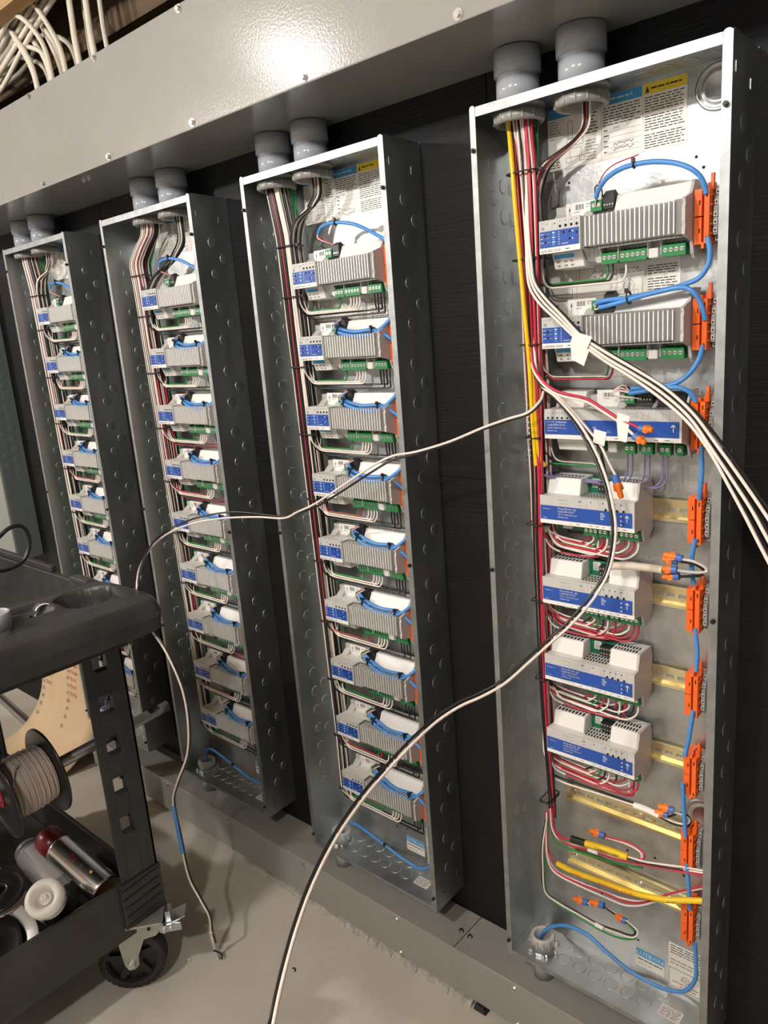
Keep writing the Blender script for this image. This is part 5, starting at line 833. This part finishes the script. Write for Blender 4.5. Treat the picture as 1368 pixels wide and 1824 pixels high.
for p,q in W['nuts_c']: wire_nut(t,t.location,p,q)
# ---------------------------------------------------------------- ceiling cables into the upper wireway
rnd=random.Random(9)
ORDN='one two three four five six seven eight nine ten eleven'.split()
ORDN=['first','second','third','fourth','fifth','sixth','seventh','eighth','ninth','tenth']
for k in range(16):
    x=-1.52+.021*k+rnd.uniform(-.006,.006); y=-.07-.055*((k*7)%5)/4-.02*(k%2); z=1.86
    xt=x-.05-.05*rnd.random(); up=2.09+.03*((k*3)%4)
    pts=[(x+.004,y,1.80),(x-.004,y,1.97),(x-.025,y,2.07),(xt-.04,y-.005,up+.025),(xt-.12,y,up+.04),(xt-.28,y+.02*((k%3)-1),up-.03+.02*(k%3)),(xt-.6,-.10-.02*(k%3),up-.05+.03*(k%4)),(xt-1.1,-.10,up-.06+.03*(k%3))]
    if k>9: pts=[(x+.004,y,1.80),(x,y,1.93),(x-.012,y,2.04),(x-.03,y+.01,2.10),(x-.035,y+.015,2.20),(x-.03,y+.02,2.42)]
    t=wthing('ceiling_cable','off white cable %s'%(('bending left above the wireway, %s from the left'%ORDN[k]) if k<=9 else ('hanging straight down into the wireway, %s from the left'%ORDN[k-10])),'cable',[('jacket',pts,.0058,'romex',8)],'ceiling cables entering the wireway')
for k in range(7):
    z=2.00+.022*k; pts=[(-3.2,-.10-.01*k,z+.03),(-2.5,-.09-.012*(k%3),z-.02*(k%2)),(-2.1,-.10,z+.02),(-1.75,-.11-.012*(k%2),z+.05),(-1.5,-.12,z+.12),(-1.2,-.12,2.2+.02*k)]
    wthing('ceiling_cable','off white cable running along the wall top, %s from below'%ORDN[k],'cable',[('jacket',pts,.0060,'romex',8)],'ceiling cables along the wall')
# ---------------------------------------------------------------- service cart
cart=thing('utility_cart','black plastic two shelf rolling cart at left in front of the panels','cart',(-1.35,-.70,0))
CO=Vector((-1.35,-.70,0))
def cobj(name,b,parent=None,bw=None,label=None):
    b.xf(Matrix.Translation(-CO)); o=obj(name,b,parent or cart,label=label)
    if bw: bevel(o,bw,3)
    return o
YA,YB=-.435,-1.02      # wall side, room side
XA,XB=-.93,-1.78
# legs: angle sections with slots
def leg(sx,sy,xc,yc):
    """corner at (xc,yc); sx,sy point inward"""
    b=MB(); th=.006; wd=.085; z0,z1=.285,.852; m='cart_plastic'
    sl=[.4106+.0912*k for k in range(5)]; sh=.021
    def face(ax):
        def bx(u0,u1,za,zb,t=th):
            if ax=='x': b.box(xc,xc+sx*t,yc+sy*u0,yc+sy*u1,za,zb,m)
            else: b.box(xc+sx*u0,xc+sx*u1,yc,yc+sy*t,za,zb,m)
        s0,s1=.034,.066
        bx(0,s0,z0,z1); bx(s1,wd,z0,z1); zc=z0
        for s in sl: bx(s0,s1,zc,s-sh); zc=s+sh
        bx(s0,s1,zc,z1)
        for s in sl:    # moulded lips round the slots
            bx(s0-.002,s0+.0012,s-sh,s+sh,.014); bx(s1-.0012,s1+.002,s-sh,s+sh,.014); bx(s0,s1,s-sh-.003,s-sh+.0012,.020); bx(s0,s1,s+sh-.0012,s+sh+.003,.014); bx(s0,s0+.007,s+sh-.007,s+sh,.006); bx(s1-.007,s1,s-sh,s-sh+.007,.006)
    face('x'); face('y')
    # ribbed foot
    w2=.092
    b.box(xc+sx*.0005-sx*.004,xc+sx*.03,yc-sy*.004,yc+sy*w2,.178,.2845,m); b.box(xc+sx*.012,xc+sx*w2,yc-sy*.004,yc+sy*.03,.178,.2845,m)
    for k in range(5):
        za=.186+.021*k
        b.prism([(yc+sy*.002,za+.004),(yc+sy*.088,za-.004),(yc+sy*.088,za),(yc+sy*.002,za+.008)],'x',xc-sx*.0065,xc-sx*.003,m)
    return cobj('leg',b,None,.0012)
for xc,sx in((XA,-1),(XB,1)):
    for yc,sy in((YA,-1),(YB,1)): leg(sx,sy,xc,yc)
# lower tray
b=MB(); m='cart_plastic'; t=.010
xa,xb,ya,yb=XA-.006,XB+.006,YA-.030,YB+.030
b.box(xb+t,xa-t,yb+t,ya-t,.192,.200,m)
def wallp(p): return p
b.box(xa-t,xa,yb,ya,.150,.283,m); b.box(xb,xb+t,yb,ya,.150,.283,m); b.box(xb+t,xa-t,ya-t,ya,.150,.283,m); b.box(xb+t,xa-t,yb,yb+t,.150,.283,m)
cobj('lower_tray',b,None,.003)
b=MB(); b.box(xa,xa+.0006,-.70,-.655,.205,.245,'can_grey'); 
# upper tray with raised sides
b=MB(); x1=-1.045; xb2=-1.80; y1,y2=-.405,-1.035
b.box(xb2,x1,y2,y1,.800,.808,m)
b.box(xb2,x1,y1-.014,y1,.770,.893,m); b.box(xb2,x1,y2,y2+.014,.770,.893,m); b.box(xb2,xb2+.014,y2+.014,y1-.014,.770,.893,m)
b.box(-1.80,-1.235,y1-.010,y1+.004,.893,.908,m); b.box(-1.130,-1.055,y1-.020,y1+.002,.893,.905,m)
b.prism([(x1-.004,.800),(x1+.008,.800),(x1+.008,.905),(x1-.004,.905)],'y',y2,y1,m)
cobj('upper_tray',b,None,.003)
# moulded handle end: a height field with a cup hole and a long slot
def handle():
    nx,ny=70,180; xa_,xb_=-.795,-1.040; ya_,yb_=-.392,-1.045; T=.912; H=.062
    def sd(x,y):
        # distance inside the rounded outline, corner radius .05 on the outer side
        u=xa_-x; v=min(ya_-y,y-yb_); r=.045
        if u<r and v<r: return r-math.hypot(r-u,r-v)
        return min(u,v)
    def hz(x,y):
        d=sd(x,y); z=T-.004*((x+.90)/.1)**2
        if d<.018: z-=.030*(1-d/.018)**2
        # cup hole
        q=math.hypot((x+.958)/.052,(y+.478)/.058)
        if q<1: z-=.050*min(1,(1-q)/.13)
        # long slot between the handle bar and the tray
        if -1.0<y<-.545:
            u=(x+.975)/.038; 
            e=min(1,(-.545-y)/.03,(y+1.0)/.03)
            if abs(u)<1: z-=.048*min(1,(1-abs(u))/.16)*max(0,e)
        # hollow between ridge and bar in front of the slot
        u=(x+.905)/.040
        if abs(u)<1 and y<-.43: z-=.012*(1-u*u)
        return z
    b=MB(); V=[]; F=[]
    for i in range(nx+1):
        for j in range(ny+1):
            x=xa_+(xb_-xa_)*i/nx; y=ya_+(yb_-ya_)*j/ny
            # pull grid onto the rounded outline
            d=sd(x,y)
            if d<0:
                r=.045; cx=xa_-r; cy=ya_-r if ya_-y<y-yb_ else yb_+r; a=math.atan2(y-cy,x-cx); x=cx+r*math.cos(a); y=cy+r*math.sin(a)
            V.append((x,y,hz(x,y)))
    for i in range(nx):
        for j in range(ny):
            a=i*(ny+1)+j; F.append((a,a+1,a+ny+2,a+ny+1))
    b.add(V,F,m,True)
    ring=[i*(ny+1) for i in range(nx,-1,-1)]+[j for j in range(1,ny+1)]+[i*(ny+1)+ny for i in range(1,nx+1)]
    R0=[Vector(V[k]) for k in ring]; low=[Vector((p.x*.985+(-.92)*.015,p.y*.985+(-.715)*.015,T-H)) for p in R0]; n=len(ring)
    b.add(R0+low,[(k,k+1,n+k+1,n+k) for k in range(n-1)],m,True)
    b.box(xa_-.012,xb_+.004,yb_+.012,ya_-.012,T-H-.001,T-H+.003,m)
    return b
cobj('handle',handle())
b=MB(); b.box(-1.04,-.85,-.44,-.452,.815,.852,m); b.box(-.862,-.85,-.46,-1.0,.82,.852,m); cobj('handle_brace',b,None,.003)
# casters
def caster(cx,cy,yaw):
    o=bpy.data.objects.new('caster',MB().box(-.05,.05,-.042,.042,.170,.1755,'caster_plate').cyl((0,0,.150),(0,0,.170),.028,'caster_plate',n=20).mesh('caster')); COL.objects.link(o); o.parent=cart; o.location=Vector((cx,cy,.0025))-CO; o.rotation_euler=(0,0,yaw)
    wx=-.030; r=.0715; W2=.019
    t=MB(); t.lathe([(r*.76,-W2),(r*.93,-W2),(r,-W2*.6),(r,W2*.6),(r*.93,W2),(r*.76,W2),(r*.76,-W2)],(wx,0,r),(0,1,0),'rubber',n=40)
    for k in range(30):
        a=2*math.pi*k/30; c=Vector((wx+math.cos(a)*r*.985,0,r+math.sin(a)*r*.985)); u=Vector((-math.sin(a),0,math.cos(a))); n=Vector((math.cos(a),0,math.sin(a)))
        for s in(-1,1):
            y0=s*.005; y1=s*.0175; q=[c+u*.0048+Vector((0,y0,0)),c-u*.0048+Vector((0,y0,0)),c-u*.0048+Vector((0,y1,0))-n*.003,c+u*.0048+Vector((0,y1,0))-n*.003]
            t.add(q+[p+n*.0028 for p in q],[(4,5,6,7),(0,1,5,4),(1,2,6,5),(2,3,7,6),(3,0,4,7)],'rubber')
    obj('tyre',t,o)
    h=MB(); h.lathe([(.012,-W2*.8),(.022,-W2*.8),(.022,-.006),(r*.72,-.006),(r*.72,-W2*.75),(r*.765,-W2*.75),(r*.765,W2*.75),(r*.72,W2*.75),(r*.72,.006),(.022,.006),(.022,W2*.8),(.012,W2*.8),(.012,-W2*.8)],(wx,0,r),(0,1,0),'black_plastic',n=32,smooth=False)
    for k in range(5):
        a=2*math.pi*(k+.3)/5
        u=Vector((math.cos(a),0,math.sin(a))); v=Vector((-math.sin(a),0,math.cos(a))); c=Vector((wx,0,r))
        for y0,y1 in((-W2*.72,-.005),(.005,W2*.72)):
            q=[c+u*.018-v*.010,c+u*.018+v*.010,c+u*r*.74+v*.006,c+u*r*.74-v*.006]
            h.add([p+Vector((0,y0,0)) for p in q]+[p+Vector((0,y1,0)) for p in q],[(0,1,2,3),(7,6,5,4),(0,4,5,1),(1,5,6,2),(2,6,7,3),(3,7,4,0)],'black_plastic')
    obj('wheel',h,o)
    f=MB()
    for s in(-1,1):
        f.prism([(.044,.170),(-.030,.170),(-.052,.150),(-.050,.128),(-.050+.006,.070),(-.036,.056),(-.024,.056),(-.014,.066),(-.012,.090),(.004,.128),(.030,.132),(.050,.152)],'y',s*.0235,s*.0260,'caster_plate')
    f.box(-.045,.045,-.026,.026,.1665,.1698,'caster_plate'); obj('fork',f,o)
    a=MB().cyl((wx,-.034,r),(wx,.034,r),.005,'screw_steel',n=12)
    for s in(-1,1): a.cyl((wx,s*.0262,r),(wx,s*.033,r),.0095,'screw_steel',n=6,smooth=False)
    obj('axle',a,o); obj('bolt',MB().cyl((.018,-.0262,.152),(.018,-.0275,.152),.004,'dark_screw',n=10),o)
    p=MB().prism([(.025,.146),(.070,.150),(.096,.162),(.095,.165),(.070,.156),(.025,.154)],'y',-.020,.020,'zinc').box(.040,.086,-.0265,-.020,.136,.153,'zinc').cyl((.050,-.0265,.142),(.050,-.031,.142),.005,'screw_steel',n=6,smooth=False).cyl((.064,-.0265,.144),(.064,-.030,.144),.004,'screw_steel',n=10)
    p.box(.052,.064,-.013,.013,.154,.176,'zinc')
    bevel(obj('brake_pedal',p,o),.0012,2)
    return o
caster(-.952,-.481,math.radians(50)); caster(-.975,-.965,math.radians(160)); caster(-1.735,-.485,math.radians(20)); caster(-1.735,-.965,0)
# pipe through the slots with a wire spool on it
pc=Vector((-1.000,-.316,.5855)); pd=Vector((0,-.60,-.035))
b=MB(); d=pd.normalized(); n=24; R1,R2=.0118,.0100
a_=d.orthogonal().normalized(); 
ax_=Vector((1,0,0)); az_=Vector((0,0,1))
def pipe_ring(s,r): return [pc+d*s+ax_*(r*math.cos(2*math.pi*k/n))+az_*(r*math.sin(2*math.pi*k/n)) for k in range(n)]
S_=[0,.022,.023,.048,.049,.60]; rings=[]
for s in S_: rings.append(pipe_ring(s,R1))
inn=[pipe_ring(s,R2) for s in S_]
V=[p for r in rings for p in r]+[p for r in inn for p in r]; F=[]; L=len(S_)
for i in range(L-1):
    for k in range(n):
        k2=(k+1)%n; cut=(i==2) and 2<=k<=9
        if cut: continue
        F.append((i*n+k,i*n+k2,(i+1)*n+k2,(i+1)*n+k)); q=L*n
        F.append((q+i*n+k,q+(i+1)*n+k,q+(i+1)*n+k2,q+i*n+k2))
for k in range(n): k2=(k+1)%n; F.append((k,L*n+k,L*n+k2,k2)); F.append(((L-1)*n+k,(L-1)*n+k2,L*n+(L-1)*n+k2,L*n+(L-1)*n+k))
b.add([p-pc for p in V],F,'conduit',True); o=obj('metal_pipe',b,loc=pc); tag(o,'grey metal pipe with a notched end pushed through the cart leg','pipe')
def spool(label,c,axis,rf,wd,rw,mw,hub=None,name='wire_spool',loose=True,rb=.012):
    c=Vector(c); t=thing(name,label,'spool',c,None); ax=Vector(axis).normalized()
    for s in(-1,1):
        f=MB(); h0=s*wd/2
        f.lathe([(rb+.003,h0),(rf-.003,h0),(rf,h0+s*.001),(rf,h0+s*.005),(rf-.004,h0+s*.006),(rf-.008,h0+s*.0035),(rw*.55,h0+s*.0035),(rw*.5,h0+s*.006),(rb+.003,h0+s*.006),(rb+.003,h0)],(0,0,0),ax,'spool_plastic',n=48)
        obj('flange',f,t)
    wv=MB(); turns=int(wd/.0034); prof=[(rb+.003,-wd/2+.0008)]
    for k in range(turns):
        h=-wd/2+.001+(wd-.002)*(k+.5)/turns; e=(wd-.002)/turns/2
        bul=rw+.0016*math.sin(k*2.3)+.004*math.sin(math.pi*(k+.5)/turns)
        prof+=[(bul-.0012,h-e*.95),(bul,h-e*.45),(bul+.0003,h),(bul,h+e*.45),(bul-.0012,h+e*.95)]
    prof.append((rb+.003,wd/2-.0008)); wv.lathe(prof,(0,0,0),ax,mw,n=40); obj('wound_wire',wv,t)
    if hub:
        hb=MB(); hb.lathe([(rb+.002,wd/2+.0062),(rw*.42,wd/2+.0062),(rw*.42,wd/2+.009),(rb+.002,wd/2+.009),(rb+.002,wd/2+.0062)],(0,0,0),ax,hub,n=24); obj('hub',hb,t)
    return t
sp=spool('black spool of tan insulated wire on the metal pipe','(x)' and (pc+d*.325),d,.088,.088,.055,'tan_wire',hub='hub_red')
R_=[(-.012,-.03,.062),(0.004,-.034,.066),(.012,-.036,.05),(.02,-.043,.058),(.018,-.046,.066)]
obj('loose_end',MB().tube(spline([(.0+.03,-.012,.052),(.036,-.022,.060),(.040,-.030,.056),(.046,-.034,.040),(.052,-.040,.028)],5),.0017,'tan_wire'),sp)
# things in the lower tray
def spray(label,base,top,r,m_body,m_cap,cat='can',capfrac=.2,base_m='can_base',name='spray_can',aero=False,texts=None):
    base=Vector(base); top=Vector(top); t=thing(name,label,cat,base); ax=(top-base); L=ax.length; ax.normalized()
    b=MB(); hc=L*(1-capfrac)
    b.lathe([(.0001,.004),(r*.8,.003),(r*.93,0),(r*.99,.0012),(r*.99,.004),(r*.95,.0052),(r*.955,.007),(r*.955,hc-.016),(r*.99,hc-.014),(r*.99,hc-.010),(r*.93,hc-.008),(r*.80,hc)],(0,0,0),ax,m_body,n=32); obj('body',b,t)
    b=MB(); b.lathe([(.0001,.0028),(r*.8,.0018),(r*.92,-.0012)],(0,0,0),ax,base_m,n=32); obj('base',b,t)
    b=MB()
    if aero:
        b.lathe([(r*.80,hc),(r*1.02,hc-.001),(r*1.04,hc+.006),(r*1.02,hc+.016),(r*.86,hc+.020),(r*.66,hc+.020),(r*.48,hc+.010),(r*.44,hc+.004),(.0001,hc+.004)],(0,0,0),ax,m_cap,n=36); obj('cap',b,t)
        n_=MB(); n_.lathe([(.010,hc+.0045),(.0125,hc+.007),(.0125,hc+.010),(.0100,hc+.010),(.0095,hc+.007),(.0058,hc+.007),(.0058,hc+.019),(.0045,hc+.0205),(.0018,hc+.0205),(.0016,hc+.018),(.0001,hc+.018)],(0,0,0),ax,m_cap,n=20); obj('nozzle',n_,t)
    else:
        b.lathe([(r*.82,hc-.006),(r*.90,hc-.006),(r*.88,L-.004),(r*.83,L),(.0001,L)],(0,0,0),ax,m_cap,n=32); obj('cap',b,t)
    return t
s1=spray('silver spray can with dark red cap lying along the lower cart tray',(-.958,-.540,.268),(-1.185,-.557,.310),.0350,'can_steel','can_red')
# printed wrap on the silver can
def wrap(t,base,top,r,a0,a1,h0,h1,m,N=14):
    ax=(Vector(top)-Vector(base)).normalized(); u=Vector((0,0,1)); u=(u-ax*u.dot(ax)).normalized(); v=ax.cross(u); b=MB(); V=[];F=[]
    for i in range(N+1):
        a=math.radians(a0+(a1-a0)*i/N)
        for h in(h0,h1): V.append(ax*h+(u*math.cos(a)+v*math.sin(a))*r)
    for i in range(N): F.append((2*i,2*i+1,2*i+3,2*i+2))
    b.add(V,F,m,True); return b
B_,T_=(-.958,-.540,.268),(-1.185,-.557,.310); rw=.0350*.955+.0004
for a0,a1,h0,h1,m in((38,100,.012,.150,'can_grey'),(38,52,.016,.036,'paper'),(-20,-8,.038,.052,'ink'),(-24,-14,.070,.078,'ink'),(-26,-10,.108,.114,'can_red'),(-30,-12,.096,.102,'can_red'),(-20,-11,.039,.0455,'sign_yellow')):
    obj('print',wrap(s1,B_,T_,rw+(.0002 if m in('sign_yellow','paper') else 0),a0,a1,h0,h1,m),s1)
s2=spray('grey printed can lying beside the silver spray can in cart','(x)' and (-1.045,-.590,.245),(-1.235,-.585,.275),.034,'can_grey','can_grey',capfrac=.06,base_m='pvc')
obj('print',wrap(s2,(-1.045,-.590,.245),(-1.235,-.585,.275),.0328,-30,75,.030,.165,'faint_ink'),s2)
B_,T_=(-1.045,-.590,.245),(-1.235,-.585,.275)
s3_=spray('white capped spray can standing tilted in the lower cart tray',(-1.030,-.601,.210),(-.953,-.668,.348),.0360,'can_steel','can_white',aero=True,capfrac=.16)
spool('black spool of tan wire standing at left in the lower cart tray',(-1.115,-.690,.262),(.25,-.15,1),.052,.082,.040,'tan_wire',rb=.010)
c=Vector((-1.05,-.775,.232)); t=thing('plastic_ring','wide white plastic ring leaning on the front rim of lower tray','ring',c); ax=Vector((.35,-.1,1)).normalized()
b=MB(); b.lathe([(.093,-.016),(.112,-.016),(.114,-.012),(.114,.012),(.112,.016),(.093,.016),(.091,.012),(.091,-.012),(.093,-.016)],(0,0,0),ax,'plastic_white',n=48); obj('rim',b,t)
spool('black spool with a white sticker lying inside the white ring','(x)' and (c+ax*.006),ax,.083,.020,.060,'tan_wire',rb=.02)
b=MB().box(-.055,.055,-.04,.04,0,.075,'can_grey'); t=thing('small_carton','small dark carton with white address label under the wire spool','box',(-1.245,-.690,.2005)); bevel(obj('carton',b,t),.0015,2); obj('label',MB().box(.0552,.0556,-.03,.03,.02,.06,'paper').box(-.03,.045,-.025,.03,.0752,.0756,'paper'),t)
b=MB().prism([(-.006,-.06),(.006,-.06),(.006,.06),(-.006,.06)],'x',-.03,.03,'plastic_shade')
# things on the upper tray
c=Vector((-1.12,-.545,.995)); lc=[Vector(p) for p in W['loopcable']]
wthing('power_cord','black cord standing up in a loop on the upper cart tray','cord',[('cord',[(-1.30,-.62,.815),(-1.18,-.64,.90)]+[tuple(p) for p in lc[::-1]][:0]+[tuple(p) for p in lc]+[(-1.16,-.66,.90),(-1.35,-.66,.815)],.0042,'black_plastic',8)])
t=thing('cord_plug','black molded plug and coiled lead lying in the upper cart tray','plug',(-1.20,-.62,.8085)); bevel(obj('plug',MB().box(-.02,.02,-.015,.015,.001,.026,'black_plastic'),t),.004,2)
obj('lead',MB().tube(spline([(.02,0,.013),(.05,.02,.012),(.06,.06,.008),(.02,.08,.005),(-.03,.06,.005),(-.05,.10,.006),(.0,.13,.005)],5),.0035,'black_plastic'),t); obj('blade',MB().box(-.034,-.02,-.007,-.005,.008,.016,'zinc').box(-.034,-.02,.005,.007,.008,.016,'zinc'),t)
t=thing('pvc_coupling','short grey plastic coupling at left edge of cart handle','fitting',(-.935,-.655,.9055)); b=MB(); b.lathe([(.021,0),(.026,0),(.026,.030),(.0255,.031),(.0225,.031),(.021,.028),(.021,0)],(0,0,0),(0,0,1),'pvc',n=28); obj('sleeve',b,t)
t=thing('pipe_ring','brown and grey threaded ring lying in the cart handle slot','fitting',(-.975,-.548,.889)); b=MB(); b.lathe([(.018,-.010),(.021,-.010),(.022,-.004),(.021,.010),(.018,.010),(.018,-.010)],(0,0,0),(.5,-.6,.35),'conduit',n=24); obj('ring',b,t)
t=thing('metal_bracket','small galvanised strip with a hole in the cart handle slot','bracket',(-.985,-.60,.8785)); b=MB().prism([(-.04,.002),(.035,.002),(.035,.022),(-.04,.026)],'x',-.001,.001,'zinc').cyl((.0011,.024,.013),(.0015,.024,.013),.003,'hole',n=10); obj('strip',b,t)
# ---------------------------------------------------------------- cardboard template by the far panel
prof=[(.003,-.27),(.006,-.21),(.022,-.16),(.055,-.115),(.11,-.075),(.18,-.052),(.30,-.038),(.58,-.030)]
prof=[tuple(p) for p in spline([(0,b_,a) for a,b_ in prof],4)]
lx=lambda z:-2.36+.06*min(1,z/.5); rx=lambda z:-1.955-.0*z
b=MB(); V=[]; nU=6
for p in prof:
    z=p[2]; 
    for k in range(nU+1):
        u=k/nU; xl=-2.37+.05*min(1,z/.4)-.0*u; xr=-1.930
        V.append((xl+(xr-xl)*u,p[1]-(.02 if z<.05 else 0)*u,max(.0025,z)))
n=nU+1; F=[(i*n+k,i*n+k+1,(i+1)*n+k+1,(i+1)*n+k) for i in range(len(prof)-1) for k in range(nU)]
b.add(V,F,'card',True); o=obj('cardboard_sheet',b.mesh('sheet'),None); m_=o.modifiers.new('thick','SOLIDIFY'); m_.thickness=.002; m_.offset=-1
o['label']='curled tan cardboard sheet with red and black handwriting leaning on the wall'; o['category']='cardboard'; card=o
rr=random.Random(4); b=MB()
for c_,x in enumerate((-2.325,-2.135)):
    for k in range(17):
        z=.52-.028*k
        i=min(range(len(prof)-1),key=lambda q:abs(prof[q][2]-z)); p0=Vector(prof[max(0,i-1)]); p1=Vector(prof[min(len(prof)-1,i+1)]); v=(p1-p0).normalized(); f_=(z-prof[i][2])/max(.05,v.z)
        o_=Vector((x-.012*(k>9),prof[i][1]+v.y*f_,z)); nn=Vector((1,0,0)).cross(v)
        b.text('%d'%(40+k+15*c_),o_+nn*.003,.019,'ink',v=v); 
        if k<13: b.text('73-%d'%(80+k),o_+Vector((.026,0,0))+nn*.003,.021,'marker_red',v=v)
obj('writing',b,card)
# ---------------------------------------------------------------- floor bits
b=MB().tube([(-3.3,-.03,.012),(-2.40,-.115,.012)],.0115,'conduit',n=14); tag(obj('metal_pipe',b),'grey metal pipe lying on the floor left of the cardboard sheet','pipe')
for k,(x,y,m,lb) in enumerate(((-.60,-.43,'wire_white','short white wire scrap on the floor right of the caster'),(-.935,-.40,'wire_white','tiny white wire scrap on the floor beside the hanging cable end'),(-.72,-.27,'wire_black','small black wire scrap on the floor near the wireway'),(-.55,-.33,'wire_black','tiny black wire scrap on the open floor under the third panel'))):
    wthing('wire_scrap',lb,'scrap',[('scrap',[(x,y,.002),(x+.006,y+.003,.003),(x+.012,y-.002,.002)],.0014,m,6)])
